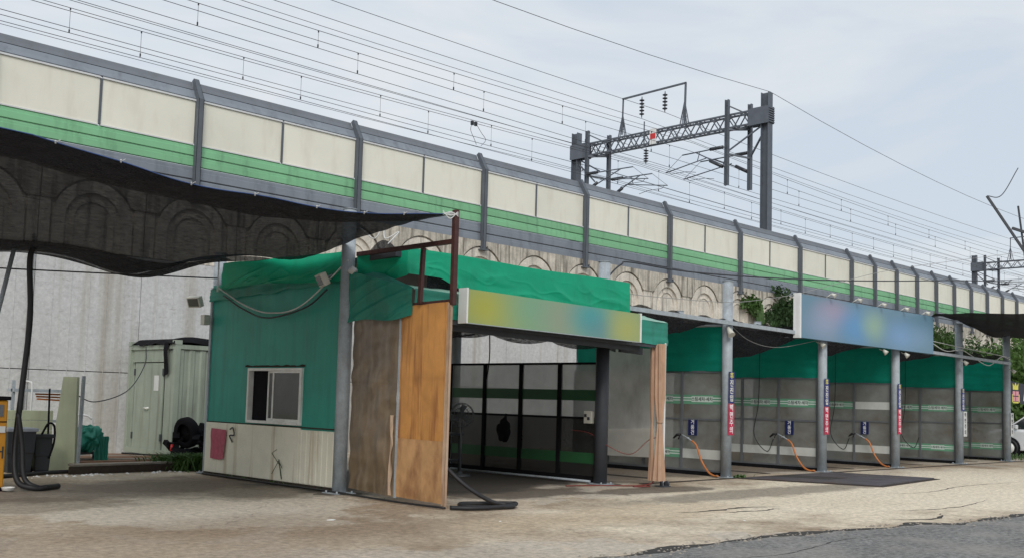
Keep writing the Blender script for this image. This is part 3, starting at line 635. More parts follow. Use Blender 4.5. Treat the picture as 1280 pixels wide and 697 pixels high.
for i, x in enumerate([16.25, 20.7, 25.1, 29.4, 34.0, 38.2]):
    column(x, 18.05, 4.4, ['rear column behind the hut bay divider', 'rear column seen through the hut opening beside green tarp', 'rear column behind the second wash bay', 'rear column behind the third wash bay', 'rear column behind the fourth wash bay', 'rear column behind the last wash bay'][i])
# notices: thin plates facing the yard, fixed on the right flank of each column
for i, x in enumerate(CX):
    c = cols[i]; y = 13.225; xl = x - .115; xr = x + .115
    if i < 4:
        z1 = 2.42; z0 = 1.70
        nt_ = obj('notice', MB().box(xl, xr, y - .006, y, z0, z1), 'blue_sign', c); nt_['label'] = 'blue vertical notice with yellow and white lettering'
        for q, ch in enumerate('후진진입'): text('lettering', ch, .165, 'yellow' if q == 0 else 'yellow_white', nt_, ((xl + xr) / 2, y - .008, z1 - .10 - q * .172), (1, 0, 0), (0, 0, 1))
    if i < 3:
        nt_ = obj('notice', MB().box(xl, xr, y - .006, y, z0 - .73, z0 - .01), 'red_sign', c); nt_['label'] = 'red vertical notice with white lettering'
        for q, ch in enumerate('벽면주의'): text('lettering', ch, .165, 'text_white', nt_, ((xl + xr) / 2, y - .008, z0 - .11 - q * .172), (1, 0, 0), (0, 0, 1))
    else:
        dx = .10 if i == 3 else .06
        nt_ = obj('notice', MB().box(xl + dx, xr + dx + .04, y - .02, y - .012, .88, 1.68), 'plate_white', c); nt_['label'] = 'white vertical notice with grey lettering'
        for q, ch in enumerate('벽면주의'): text('lettering', ch, .16, 'ink', nt_, ((xl + xr) / 2 + dx + .02, y - .022, 1.56 - q * .185), (1, 0, 0), (0, 0, 1))

# front beam over the bays
bm = MB(); bm.bar((16.3, 13.2, 3.57), (38.0, 13.2, 3.40), .07, .09); tag(obj('front_beam', bm, 'galv', loc=(16.3, 13.2, 3.5)), 'galvanised beam running along the column fronts above the bays', 'beam')
for i, x in enumerate([20.5, 24.95, 29.25, 33.9, 38.1]):
    m = MB(); m.tube([(x, 13.4, 3.5), (x, 18.0, 3.55)], .028, 8)
    tag(obj('cross_pipe', m, 'galv', loc=(x, 13.4, 3.5)), ['pipe along the top of the first bay tarp', 'pipe along the top of the second bay tarp', 'pipe along the top of the third bay tarp', 'pipe along the top of the fourth bay tarp', 'pipe along the top of the last bay tarp'][i], 'pipe', 'pipes carrying the green bay tarps')

# ------------------------------------------------------------------ bay dividers
def divider(X, label, spec, dark=False, n=4, top=True):
    D = thing('bay_divider', label, 'partition', (X, 13.5, 0), 'glazed partitions between the wash bays')
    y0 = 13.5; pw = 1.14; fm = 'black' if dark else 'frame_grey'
    for k in range(n + 1):
        y = y0 + pw * k; hw = .045 if dark else .032; obj('upright', MB().box(X - .035, X + .03, y - hw, y + hw, .09, 2.44), fm, D)
    for k in range(n):
        ya, yb = y0 + pw * k + .025, y0 + pw * (k + 1) - .025
        for z in (.09, 1.28, 2.40): obj('rail', MB().box(X - .025, X + .025, ya, yb, z, z + .045), fm, D)
        for r_, (za, zb) in enumerate(((.135, 1.28), (1.325, 2.40))):
            p = obj('pane', MB().box(X - .004, X + .004, ya, yb, za, zb), ('pane_dark' if r_ else 'pane_shaded') if dark else 'pane', D)
            kind = spec[k % len(spec)][r_]
            zz = (1.66, 1.88) if r_ else (.38, .60)
            if kind == 'w': obj('sticker_band', MB().box(X - .009, X - .006, ya + .01, yb - .01, zz[0], zz[1]), 'band_white', p)
            if kind == 'd': obj('sticker_band', MB().box(X - .009, X - .006, ya + .01, yb - .01, zz[0], zz[1]), 'band_dark', p)
            if kind in 'gt':
                b = obj('sticker_band', MB().box(X - .009, X - .006, ya + .01, yb - .01, zz[0], zz[1]), 'band_green', p)
                ym = (ya + yb) / 2; h = .30 if kind == 't' else .22
                for zq in (.075, .135):
                    for (a_, b_) in ((ya + .01, ym - h), (ym + h, yb - .01)):
                        q = obj('pale_stripe', MB().box(X - .012, X - .010, a_, b_, zz[0] + zq, zz[0] + zq + .028), 'band_pale', p)
                bb = obj('pale_field', MB().box(X - .012, X - .010, ym - h, ym + h, zz[0] + .05, zz[0] + .185), 'band_pale', p)
                text('lettering', '스팀세차·세차', .105 if kind == 't' else .08, 'ink', p, (X - .0145, ym, zz[0] + .115), (0, -1, 0), (0, 0, 1), .001)
    obj('gap_strip', MB().box(X - .06, X + .06, y0 - .02, y0 + pw * n + .02, 0, .088), 'black', D)  # black strip filling the gap below the panes
    return D
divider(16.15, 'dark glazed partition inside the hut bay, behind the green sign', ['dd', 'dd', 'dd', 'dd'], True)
divider(20.53, 'glazed partition of the first wash bay right of the tan curtain', ['wt', 'gt', 'gt', 'gt'])
divider(24.97, 'glazed partition of the wash bay between the first and second full columns', ['wt', 'wt', 'wg', 'wg'])
divider(29.3, 'glazed partition of the bay under the blue sign with a plain white band', ['ww', 'wg', 'wg', 'wg'])
divider(33.95, 'glazed partition right of the blue sign with green bands top and bottom', ['gt', 'gt', 'gt', 'gt'])
divider(38.15, 'last glazed partition, with the white car showing through it', ['gt', 'gt', 'gt', 'gt'], n=4)
lam = ['first', 'second', 'third', 'fourth', 'last']
for i, X in enumerate([20.5, 24.95, 29.28, 33.93, 38.13]):
    m = cloth((X, 13.42, 2.435), (X, 18.0, 2.435), (X, 18.0, 3.55), (X, 13.42, 3.50), 50, 18, .05, 1.3, seed=i * 3.1, fold=.012, folds=7)
    tag(obj('bay_tarp', m, 'tarp_deep', loc=(X, 13.4, 2.5)), f'dark green tarp stretched above the {lam[i]} bay partition', 'tarp', 'green tarps above the bay partitions')
# nets over the bays
bx = [16.35, 20.45, 24.93, 29.25, 33.9, 38.1]
for i in range(5):
    xa, xb = bx[i], bx[i + 1]; m = MB(); sg = (.62, .78, .5, .45, .38)[i]
    def fn(u, v, xa=xa, xb=xb, sg=sg, i=i):
        x = xa + (xb - xa) * u; y = 13.32 + 4.7 * v
        z = 3.62 + (.62 if i < 3 else .1) * v ** 1.5 - sg * math.sin(math.pi * min(1, v * 1.25) ** .9 if v < .8 else math.pi) * (math.sin(math.pi * u) ** .8 + .15)
        z += .10 * nse((x, y, i), 1.3) + .05 * nse((x, y, i), 4)
        return (x, y, z)
    m.grid(fn, 40, 30)
    tag(obj('shade_net', m, 'net_bay', loc=(xa, 13.3, 3.6)), f'black shade net sagging over the {lam[i]} wash bay', 'net', 'black nets over the wash bays')

# foam guns with orange hoses
def foam(X, yo, label):
    F = thing('foam_gun', label, 'foam gun', (X, 14.3 + yo, 0), 'foam guns on the partitions'); x = X - .12
    obj('lance', MB().tube([(x, 14.52 + yo, .93), (x, 14.24 + yo, .80)], .016, 8), 'galv', F)
    gm = MB(); gm.tube([(x, 14.56 + yo, .93), (x, 14.66 + yo, .92), (x, 14.76 + yo, .84)], [.03, .035, .02], 8); gm.tube([(x, 14.58 + yo, .93), (x, 14.62 + yo, .82)], .015, 6)
    obj('gun_body', gm, 'rubber', F)
    obj('hose', MB().tube(spline([(x, 14.24 + yo, .80), (x, 14.1 + yo, .68), (x - .02, 13.95 + yo, .36), (x - .05, 13.75 + yo, .12), (x - .1, 13.55 + yo, .03), (x - .12, 13.42, .03)], 6), .024, 8), 'hose_orange', F)
    obj('holder', MB().box(X - .12, X - .01, 14.38 + yo, 14.42 + yo, .84, .88), 'galv', F)
    return F
foam(20.48, 0, 'foam gun with orange hose left of the first full column')
foam(24.92, .05, 'foam gun with orange hose left of the column under the blue sign')
foam(29.25, -.02, 'foam gun with curled orange hose on the partition under the blue sign')
for i, X in enumerate([20.5, 24.94, 29.27]):
    s_ = tag(obj('notice_plate', MB().box(X - .06, X - .05, 14.15, 14.40, .9 + .02, 1.29), 'navy_sign', loc=(X - .05, 14.3, .9)), ['navy notice plate above the foam gun nearest the tan curtain', 'navy notice plate above the middle foam gun', 'navy notice plate above the foam gun farthest right'][i], 'notice', 'navy notices above the foam guns')
    for q, ch in enumerate('거품건'): text('lettering', ch, .115, 'text_white', s_, (X - .062, 14.275, 1.23 - q * .122), (0, -1, 0), (0, 0, 1), .001)
for i, (X, y) in enumerate([(24.9, 15.2), (29.2, 15.2), (33.85, 15.1)]):
    tag(obj('spray_line', MB().tube(spline([(X, y, 3.4), (X - .05, y, 1.8), (X - .1, y + .1, .9), (X - .1, y - .3, .45), (X - .1, y - .5, .8)]), .012, 6), 'rubber', loc=(X, y, .4)),
        ['thin black spray line hanging in the bay left of the blue sign', 'thin black spray line hanging in the bay under the blue sign', 'thin black spray line hanging right of the blue sign'][i], 'hose')
tag(obj('net_clutter_lamp', MB().tube([(20.3, 13.25, 3.45), (20.25, 13.1, 3.25)], [.03, .09], 10), 'light_head', loc=(20.3, 13.2, 3.4)), 'small white spot lamp at the top of the first full column', 'lamp')

# ------------------------------------------------------------------ hut: teal wall
HX = 10.4
hut = thing('wash_hut', 'teal clad hut with pale lower panels and a sliding window', 'hut', (HX, 16.4, 0))
def corr(x, y0, y1, z0, z1, pitch=.62, d=.0025):
    m = MB(); n_ = max(1, round((y1 - y0) / pitch)); pts = []
    for i in range(n_):
        a_ = y0 + (y1 - y0) * i / n_; w_ = (y1 - y0) / n_; pts += [(x, a_), (x, a_ + w_ * .62), (x - d, a_ + w_ * .72), (x - d, a_ + w_ * .92)]
    pts += [(x, y1)]; k_ = len(pts)
    m.add([(p[0], p[1], z0) for p in pts] + [(p[0], p[1], z1) for p in pts], [(i, i + 1, k_ + i + 1, k_ + i) for i in range(k_ - 1)]); return m
wy0, wy1, wz0, wz1 = 15.56, 17.37, 1.07, 2.09
t_ = MB()
for (ya, yb, za, zb) in ((14.36, wy0, 1.0, 3.72), (wy1, 18.9, 1.0, 3.72), (wy0, wy1, wz1, 3.72)):
    c_ = corr(HX, ya, yb, za, zb); t_.add(c_.v, c_.f)
t_.box(HX + .002, HX + .08, 14.36, wy0, 1.0, 3.75); t_.box(HX + .002, HX + .08, wy1, 18.9, 1.0, 3.75); t_.box(HX + .002, HX + .08, wy0, wy1, wz1, 3.75); t_.box(HX + .002, HX + .08, wy0, wy1, 1.0, wz0)
obj('cladding', t_, 'teal_wall', hut)
for (ya, yb) in ((14.4, 15.55), (15.56, 18.85)):
    obj('lower_panel', MB().box(HX - .045, HX + .05, ya, yb, .06, 1.0 if ya < 15 else 1.03), 'lower_panel', hut, bevel=.012)
lc = corr(HX - .046, 14.42, 15.53, .08, .99, .16, .008); o = obj('ribbing', lc, 'lower_panel', hut)
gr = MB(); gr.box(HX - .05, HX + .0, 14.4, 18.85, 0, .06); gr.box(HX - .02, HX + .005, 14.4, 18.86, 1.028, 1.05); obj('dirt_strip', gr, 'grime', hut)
st = MB(); st.grid(lambda u, v: (HX - .015, wy0 - .05 + (wy1 - wy0 + .2) * u, wz1 + .02 + .03 * v * (1 + nse((u * 12, 0, 0), 1))), 30, 2); obj('mould_line', st, 'grime', hut)
win = obj('window', (lambda m: [m.box(HX - .05, HX + .08, wy0, wy0 + .05, wz0, wz1), m.box(HX - .05, HX + .08, wy1 - .05, wy1, wz0, wz1), m.box(HX - .05, HX + .08, wy0 + .05, wy1 - .05, wz1 - .05, wz1), m.box(HX - .07, HX + .08, wy0 + .05, wy1 - .05, wz0, wz0 + .05)][0])(MB()), 'alu', hut, bevel=.004)
def sash(y0, y1, x, m='glass_grey'):
    f = MB(); z0, z1 = wz0 + .05, wz1 - .05
    f.box(x, x + .03, y0, y0 + .04, z0, z1); f.box(x, x + .03, y1 - .04, y1, z0, z1); f.box(x, x + .03, y0 + .04, y1 - .04, z0, z0 + .05); f.box(x, x + .03, y0 + .04, y1 - .04, z1 - .04, z1)
    obj('sash', f, 'alu', win); obj('glass', MB().box(x + .012, x + .018, y0 + .04, y1 - .04, z0 + .05, z1 - .04), m, win)
sash(15.61, 16.52, HX - .03); sash(15.82, 16.74, HX + .01)
obj('insect_screen', MB().box(HX + .05, HX + .052, 16.7, 17.3, wz0 + .05, wz1 - .05), 'black', hut)
hut2 = MB(); hut2.box(HX + .09, HX + .13, 14.5, 18.9, 0.02, 3.7); obj('inner_lining', hut2, 'black', hut)
# back corner trim
obj('corner_trim', MB().box(HX - .03, HX + .16, 18.86, 18.93, 0, 3.7), 'galv', hut)
rf = MB(); rf.add([(HX + .05, 13.15, 4.0), (16.3, 13.15, 3.98), (16.3, 18.8, 3.65), (HX + .05, 18.9, 3.75), (HX + .05, 13.15, 3.9), (16.3, 13.15, 3.88), (16.3, 18.8, 3.55), (HX + .05, 18.9, 3.65)], [(3, 2, 1, 0), (4, 5, 6, 7), (0, 1, 5, 4), (1, 2, 6, 5), (2, 3, 7, 6), (3, 0, 4, 7)])
obj('roof', rf, 'dark_steel', hut)
# rear tarp band over the top of the side wall
sb = MB()
def sidetarp(u, v):
    y = 18.45 - 4.10 * u; zt = 4.16 - .10 * u + .02 * nse((u * 5, 1, 0)); zb = 3.62 + .05 * math.sin(u * 5) - .02 * u
    z = zb + (zt - zb) * v
    fold_ = (.2 + .8 * min(1, max(0, (.75 - v) / .35))) * (.024 * ridge(u * 2.0, v * 1.5 - u * 1.6, 4) + .04 * max(0, nse((u * 1.5, v * 2.5 - u * 2.2, 9))))
    return (HX - .06 - fold_ * (1.2 - v) - .03 * (1 - v), y, z)
sb.grid(sidetarp, 160, 40); tag(obj('side_tarp', sb, 'tarp_green', loc=(HX, 16, 3.7)), 'creased bright green tarp along the top of the teal wall', 'tarp')
fl = cloth((HX - .05, 18.95, 3.42), (HX - .05, 14.4, 3.55), (HX - .04, 14.4, 3.9), (HX - .04, 18.95, 3.66), 40, 8, .02, 2, seed=4, hem=.05, nrm=(-1, 0, 0)); tag(obj('lower_tarp_flap', fl, 'tarp_teal', loc=(HX, 16, 3.6)), 'darker green tarp flap tucked under the bright side tarp', 'tarp')
tp = MB(); tp.tube([(HX - .1, 18.55, 3.6), (HX - .1, 18.55, 4.2)], .02, 8); tag(obj('tarp_pole', tp, 'white_paint', loc=(HX, 18.5, 3.6)), 'thin white pole at the rear end of the side tarp', 'pole')
# tall front tarp (returns along the side)
ft = MB()
def fronttarp(u, v):
    L1 = 1.3 / (1.3 + 5.8)
    if u < L1: t = u / L1; x = HX + .0 + .2 * t; y = 14.12 - 1.12 * t; zt = 3.98 + .06 * t; zb = 3.3 + .3 * t
    else: t = (u - L1) / (1 - L1); x = HX + .2 + (16.37 - HX - .2) * t; y = 13.0; zt = 4.04 + .012 * math.sin(t * 9); zb = 3.62 - .17 * min(1, max(0, (x - 11.3) / .5))
    z = zb + (zt - zb) * v
    ww = .15 + .85 * min(1, max(0, (.72 - v) / .35)); d = ww * (.020 * ridge(u * 5 - v * .5, v * 1.2 + u * 3, 3) + .035 * max(0, nse((u * 5 - v, v * 2.5 + u * 5, 8)))) 
    if u < L1: return (x - d, y, z)
    return (x, y - d, z)
ft.grid(fronttarp, 260, 40); tag(obj('front_tarp', ft, 'tarp_green', loc=(13, 13, 3.6)), 'wrinkled bright green tarp band above the green sign', 'tarp')
rt_ = cloth((16.37, 13.0, 3.57), (16.37, 15.6, 3.5), (16.37, 15.6, 3.95), (16.37, 13.0, 4.03), 20, 8, .02, 2); tag(obj('end_tarp', rt_, 'tarp_green', loc=(16.4, 14, 3.6)), 'green tarp closing the right end of the hut roof', 'tarp')
dk = MB(); dk.add([(HX + .3, 13.35, 3.0), (16.3, 13.35, 3.0), (16.3, 13.35, 3.9), (HX + .3, 13.35, 3.9)], [(0, 1, 2, 3)])
def vb(u, v):
    x = 11.2 + 5.0 * u; zl = 2.80 - .12 * abs(math.sin(u * 3.3 * math.pi)) ** .7 - .05 * u; return (x, 13.2 + .04 * nse((x, v, 0), 3), zl + (3.7 - zl) * v)
vm = MB(); vm.grid(vb, 80, 8); tag(obj('black_valance', vm, 'net_bay', loc=(13, 13.2, 3)), 'black netting valance scalloped below the green sign', 'net')
# canopy in front of the hut
cp = thing('canopy', 'green fabric canopy projecting before the hut under the sign', 'canopy', (13.5, 12.6, 2.8))
X_L, X_R, YF = 10.3, 16.92, 12.45
obj('sloping_top', cloth((X_L, YF, 3.32), (X_R, YF, 3.26), (X_R, 13.05, 3.42), (X_L + .12, 13.4, 3.50), 60, 6, .015, 2, nrm=(0, 0, 1)), 'tarp_pale', cp)
obj('side_top', cloth((X_L, 14.1, 3.55), (X_L, YF, 3.32), (X_L + .12, 13.4, 3.62), (X_L + .2, 14.1, 3.75), 14, 6, .01, 2), 'tarp_teal', cp)
vf = cloth((X_L - .0, YF, 2.90), (X_R, YF, 2.80), (X_R, YF, 3.26), (X_L, YF, 3.32), 90, 10, .015, 2.5, fold=.012, folds=5, seed=2, hem=.02, nrm=(0, -1, 0)); obj('front_valance', vf, 'tarp_teal', cp)
vs_ = MB()
def sv_(u, v):
    y = 14.10 - 1.65 * u; zb = 2.83 + .03 * math.sin(u * 7) + .05 * u; zt = 3.70 - .38 * u
    return (X_L - .04 - .025 * nse((u * 2, v * 2 + u * 2, 2)) - .016 * ridge(u * 1.8 - v * 1.2, v * 1.4 - u * 1.2, 6), y, zb + (zt - zb) * v)
vs_.grid(sv_, 90, 36); obj('side_valance', vs_, 'tarp_teal', cp)
vr = cloth((X_R, YF, 2.80), (X_R, 13.3, 2.9), (X_R, 13.3, 3.45), (X_R, YF, 3.26), 10, 8, .01, 2.5); obj('right_valance', vr, 'tarp_green', cp)
cpf = MB(); cpf.bar((X_L, YF + .05, 2.86), (X_R - .02, YF + .05, 2.78), .06, .08); cpf.bar((X_R - .05, YF + .08, 2.78), (X_R - .05, 13.4, 2.85), .05, .06); cpf.bar((HX + .2, 12.7, 2.8), (16.3, 12.7, 2.72), .07, .12); cpf.bar((16.2, 13.1, 2.72), (X_R, 13.1, 2.7), .06, .14)
obj('beam', cpf, 'dark_steel', cp)
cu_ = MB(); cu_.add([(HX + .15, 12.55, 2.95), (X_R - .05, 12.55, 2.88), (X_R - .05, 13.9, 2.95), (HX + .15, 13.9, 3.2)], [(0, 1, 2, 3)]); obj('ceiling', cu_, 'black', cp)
# green sign board
sg = thing('sign_board', 'long green sign board with blurred yellow and blue print across the canopy front', 'sign', (13.4, 12.3, 2.8))
obj('board', MB().add([(11.2, 12.2, 2.84), (15.69, 12.2, 2.80), (15.69, 12.2, 3.335), (11.2, 12.2, 3.385), (11.2, 12.36, 2.84), (15.69, 12.36, 2.80), (15.69, 12.36, 3.335), (11.2, 12.36, 3.385)], [(0, 1, 2, 3), (7, 6, 5, 4), (4, 5, 1, 0), (3, 2, 6, 7)]), 'print_green', sg)
obj('end_cap', MB().box(11.165, 11.199, 12.18, 12.38, 2.83, 3.40), 'white_paint', sg); obj('end_cap', MB().box(15.691, 15.72, 12.18, 12.38, 2.79, 3.345), 'white_paint', sg)
obj('edge_trim', MB().bar((11.2, 12.19, 2.835), (15.69, 12.19, 2.792), .02, .012), 'galv', sg)
# corner post and curtains
pc = thing('canopy_post', 'thin pale post at the front right corner of the canopy', 'post', (16.84, 12.42, 0)); obj('shaft', MB().box(16.82, 16.87, 12.44, 12.49, .02, 2.85), 'white_paint', pc)
fb = MB(); fb.box(16.66, 16.9, 12.3, 12.52, 0, .02); fb.tube([(16.72, 12.4, .02), (16.72, 12.4, .2)], .03, 8); fb.tube([(16.82, 12.36, .06), (16.86, 12.36, .06)], .06, 12); obj('foot', fb, 'dark_steel', pc)
ct = MB()
def curt(k, r0, cx_, cy_):
    def f(u, v):
        z = .12 + 2.70 * v; tie = 1.27; s_ = .55 + .45 * min(1, abs(z - tie) / .5) if z > tie else .45 + 1.0 * min(1, (tie - z) / 1.4); a_ = u * 2 * math.pi
        r_ = r0 * s_ * (1 + .22 * math.sin(a_ * 5 + k + z * .6) + .12 * math.sin(a_ * 9 + z)); return (cx_ + r_ * math.cos(a_), cy_ + r_ * .8 * math.sin(a_), z)
    return f
ct.grid(curt(0, .105, 16.68, 12.43), 60, 40); ct.tube([(16.68 + .065 * math.cos(t * .5), 12.43 + .055 * math.sin(t * .5), 1.27) for t in range(13)], .012, 6)
tag(obj('tied_curtain', ct, 'curtain_tan', loc=(16.68, 12.45, .2)), 'tan vinyl curtain gathered and tied at the canopy front corner', 'curtain')
ct2 = MB(); ct2.grid(curt(2, .05, 16.60, 12.56), 40, 40); tag(obj('tied_curtain', ct2, 'curtain_tan', loc=(16.6, 12.56, .2)), 'narrow strand of the tan curtain hanging just behind the tied one', 'curtain')
cv = cloth((20.36, 15.3, .36), (20.36, 17.2, .32), (20.36, 17.2, 3.05), (20.36, 15.3, 2.98), 20, 30, .015, 1.2); tag(obj('hanging_canvas', cv, 'canvas', loc=(20.4, 16, .3)), 'large grey canvas sheet hanging behind the tied tan curtain', 'canvas')
cv = cloth((20.33, 15.3, .34), (20.33, 17.2, .31), (20.33, 17.2, .95), (20.33, 15.3, 1.05), 20, 10, .01, 1.2); tag(obj('canvas_hem', cv, 'canvas_white', loc=(20.4, 16, .3)), 'paler lower strip of canvas overlapping the hanging sheet', 'canvas')
# transparent brown vinyl curtain
vc = cloth((HX - .03, 14.08, .10), (HX - .1, 12.80, .06), (HX - .06, 12.80, 2.95), (HX - .02, 14.08, 2.92), 110, 70, .035, 1.7, fold=.004, folds=5, seed=6, nrm=(-1, 0, 0))
tag(obj('vinyl_curtain', vc, 'vinyl_brown', loc=(HX, 13.5, .1)), 'smoky brown vinyl curtain hanging beside the corner column', 'curtain')
hd = MB(); hd.grid(lambda u, v: (HX - .115 - .012 * math.sin(v * 7 + u * 5), 12.92 - .12 * u * (.6 + .5 * nse((1, v * 5, u))) + .03 * nse((0, v * 3, 1)), .08 + 1.25 * v), 4, 30); tag(obj('curtain_scrap', hd, 'vinyl_pinkish', loc=(HX - .1, 12.9, .1)), 'torn pinkish strip of vinyl at the hinge of the orange door', 'curtain')
# orange door on the brown frame
A0, A1 = Vector((10.33, 12.78, 0)), Vector((10.17, 11.47, 0))
dr_ = thing('vinyl_door', 'tall open door covered in stained orange vinyl', 'door', (10.25, 12.1, 0))
for nm, za, zb, m_, sd_ in (('upper_sheet', 1.92, 3.05, 'vinyl_orange', 1), ('middle_sheet', .98, 1.92, 'vinyl_orange', 2), ('lower_sheet', .07, .98, 'vinyl_low', 3)):
    c_ = MB()
    def fn(u, v, za=za, zb=zb, sd_=sd_):
        p = A0.lerp(A1, u); z = za + (zb - za) * v; d = .010 * nse((u * 4, z * 1.2, 1)) + .010 * ridge(u * 1.4, z * .7, 1) + .003 * math.sin(u * 16 + nse((u, z, 2)) * 3) + (.05 * (1 - v) ** 2 * nse((u * 4, 0, 5)) if sd_ == 3 else 0)
        return (p.x - .02 + d, p.y + (.06 * (1 - v) * (1 - u) if sd_ == 3 else 0), z)
    c_.grid(fn, 30, 26); obj(nm, c_, m_, dr_)
for z in (1.92, .98): obj('cross_bar', MB().bar((A0.x + .01, A0.y, z), (A1.x + .01, A1.y, z), .03, .04), 'rust_paint', dr_)
obj('edge_strip', cloth((10.14, 11.49, .05), (10.14, 11.425, .05), (10.14, 11.43, 3.02), (10.14, 11.48, 3.04), 4, 40, .006, 3), 'vinyl_pinkish', dr_); obj('edge_strip', MB().box(10.15, 10.19, 11.42, 11.46, 0, 3.0), 'vinyl_pinkish', dr_); obj('hinge_post', MB().box(10.30, 10.34, 12.76, 12.80, .05, 3.05), 'galv', dr_)
fr = thing('gate_frame', 'brown steel gate frame rising above the orange door to the net corner', 'frame', (10.18, 11.42, 0))
obj('tall_post', MB().box(10.15, 10.23, 11.38, 11.46, 3.0, 4.42), 'rust_paint', fr, bevel=.006); obj('top_bar', MB().bar((10.19, 11.46, 3.95), (10.42, 14.13, 4.0), .06, .07), 'rust_paint', fr)
obj('short_post', MB().bar((10.22, 12.22, 3.06), (10.24, 12.2, 3.92), .06), 'rust_paint', fr); obj('door_head_bar', MB().bar((10.19, 11.46, 3.07), (10.33, 12.8, 3.07), .04, .04), 'rust_paint', fr)

# ------------------------------------------------------------------ shade nets
sn = MB(); CA, CB, CC, CD = Vector((10.1, 11.5, 4.34)), Vector((2.7, 10.98, 4.2)), Vector((5.3, 19.0, 3.98)), Vector((10.33, 18.55, 4.38))
def bignet(u, v):
    # u: 0 at hut side, 1 far left; v: 0 near edge, 1 rear edge
    near = CA.lerp(CB, u); near.z -= .25 * math.sin(math.pi * min(1, u * 1.2)) ; rear = CD.lerp(CC, u)
    xr = rear.x; rear.z += -.42 * math.exp(-((xr - 8.55) / .95) ** 2) ; rear.z -= .12 * u
    p = near.lerp(rear, v)
    if u < .5: p.z -= .33 * math.exp(-((p.y - 15.6) / 1.9) ** 2) * (1 - u * 2) ** 2
    p.z -= .18 * math.sin(math.pi * v) * u; p.z += .05 * nse((p.x, p.y, 0), .8) + .02 * nse((p.x * .5, p.y * 3, 2), 1)
    return p
sn.grid(bignet, 90, 70); bn = tag(obj('shade_net', sn, 'net_open', loc=(6, 15, 4.2)), 'large black shade net stretched over the yard at upper left', 'net')
s2 = MB(); s2.grid(lambda u, v: bignet(u, .72 + .285 * v) - Vector((0, 0, .02 + .10 * math.sin(math.pi * v))), 90, 16); obj('folded_hem', s2, 'net_black', bn)
s3 = MB(); s3.grid(lambda u, v: bignet(u, -.002 + .11 * v) - Vector((0, 0, .015)), 90, 8); obj('folded_hem', s3, 'net_black', bn)
rp_ = MB(); rp_.tube([bignet(u / 60, 0) + Vector((0, 0, .005)) for u in range(61)], .007, 6); obj('edge_rope', rp_, 'rope_blue', bn)
kn = MB()
for q in (.12, .22, .33, .46, .58, .70, .80, .90):
    p = bignet(q, 0); kn.bar(p + Vector((0, 0, -.01)), p + Vector((-.01, -.02, .02)), .016); kn.tube([p, p + Vector((.04, -.02, .035)), p + Vector((.06, 0, .01))], .004, 4)
o = obj('edge_knots', kn, 'rope_white', bn); o['kind'] = 'stuff'
tk = MB(); tk.tube(spline([CA, (10.14, 11.47, 4.36), (10.19, 11.42, 4.33)]), .03, 7)
for q in range(3): tk.tube(spline([(10.0, 11.5, 4.33 + .03 * q), (10.1, 11.44, 4.38 - .05 * q), (10.19, 11.37, 4.32 + .03 * q), (10.24, 11.5, 4.3 - .06 * q)], 5), .008, 5)
obj('corner_tie', tk, 'rope_white', bn)
rn = MB()
def rnet(u, v):
    a_ = Vector((31.0, 12.9, 4.6)); b_ = Vector((34.0, 9.6, 4.72)); near = a_.lerp(b_, u); d0 = Vector((31.5, 13.3, 4.56)); d1 = Vector((43, 13.9, 4.35)); rear = d0.lerp(d1, u); rear.z += .12 * math.sin(u * 9)
    p = near.lerp(rear, v); p.z += -.12 * math.sin(math.pi * v) * u + .04 * nse((p.x, p.y, 3), 1); return p
rn.grid(rnet, 60, 30); tag(obj('shade_net', rn, 'net_dense', loc=(34, 12, 4.5)), 'black shade net drawn out at the upper right edge beyond the blue sign', 'net')

# ------------------------------------------------------------------ blue sign
bs = thing('sign_board', 'large blue sign board with blurred print on top of the bay columns', 'sign', (27.3, 13.05, 3.4))
obj('board', MB().add([(23.28, 13.06, 3.39), (31.22, 13.06, 3.385), (31.22, 13.06, 4.52), (23.28, 13.06, 4.475), (23.28, 13.2, 3.39), (31.22, 13.2, 3.385), (31.22, 13.2, 4.52), (23.28, 13.2, 4.475)], [(0, 1, 2, 3), (7, 6, 5, 4), (4, 5, 1, 0), (3, 2, 6, 7), (1, 5, 6, 2)]), 'print_blue', bs)
obj('end_cap', MB().box(23.2, 23.279, 13.04, 13.22, 3.38, 4.50), 'white_paint', bs)
for i in range(5):
    x = 24.7 + i * 1.45; l_ = MB(); l_.tube([(x, 13.15, 4.5), (x, 12.98, 4.60)], .012, 6); l_.tube([(x, 12.98, 4.60), (x + .02, 12.88, 4.545)], [.03, .06], 10)
    tag(obj('sign_lamp', l_, 'light_head', loc=(x, 13.1, 4.5)), ['leftmost small lamp on the top edge of the blue sign', 'second small lamp from the left on top of the blue sign', 'middle small lamp on top of the blue sign', 'fourth small lamp from the left on top of the blue sign', 'rightmost small lamp on top of the blue sign'][i], 'lamp', 'lamps on the blue sign')
for i, (x, y, z) in enumerate([(24.6, 13.3, 3.36), (29.4, 13.2, 3.34), (28.0, 13.2, 3.36), (33.5, 13.1, 3.3), (37.7, 13.1, 3.2)]):
    l_ = MB(); l_.tube([(x, y + .05, z), (x, y - .08, z - .05)], .015, 6); l_.tube([(x, y - .06, z - .02), (x + .02, y - .16, z - .12)], [.035, .075], 10)
    tag(obj('bay_lamp', l_, 'light_head', loc=(x, y, z)), ['spot lamp under the left end of the blue sign', 'spot lamp under the right part of the blue sign', 'spot lamp under the middle of the blue sign', 'spot lamp on the beam beside the fourth full column', 'spot lamp on the beam beside the rightmost column'][i], 'lamp', 'spot lamps under the front beam')

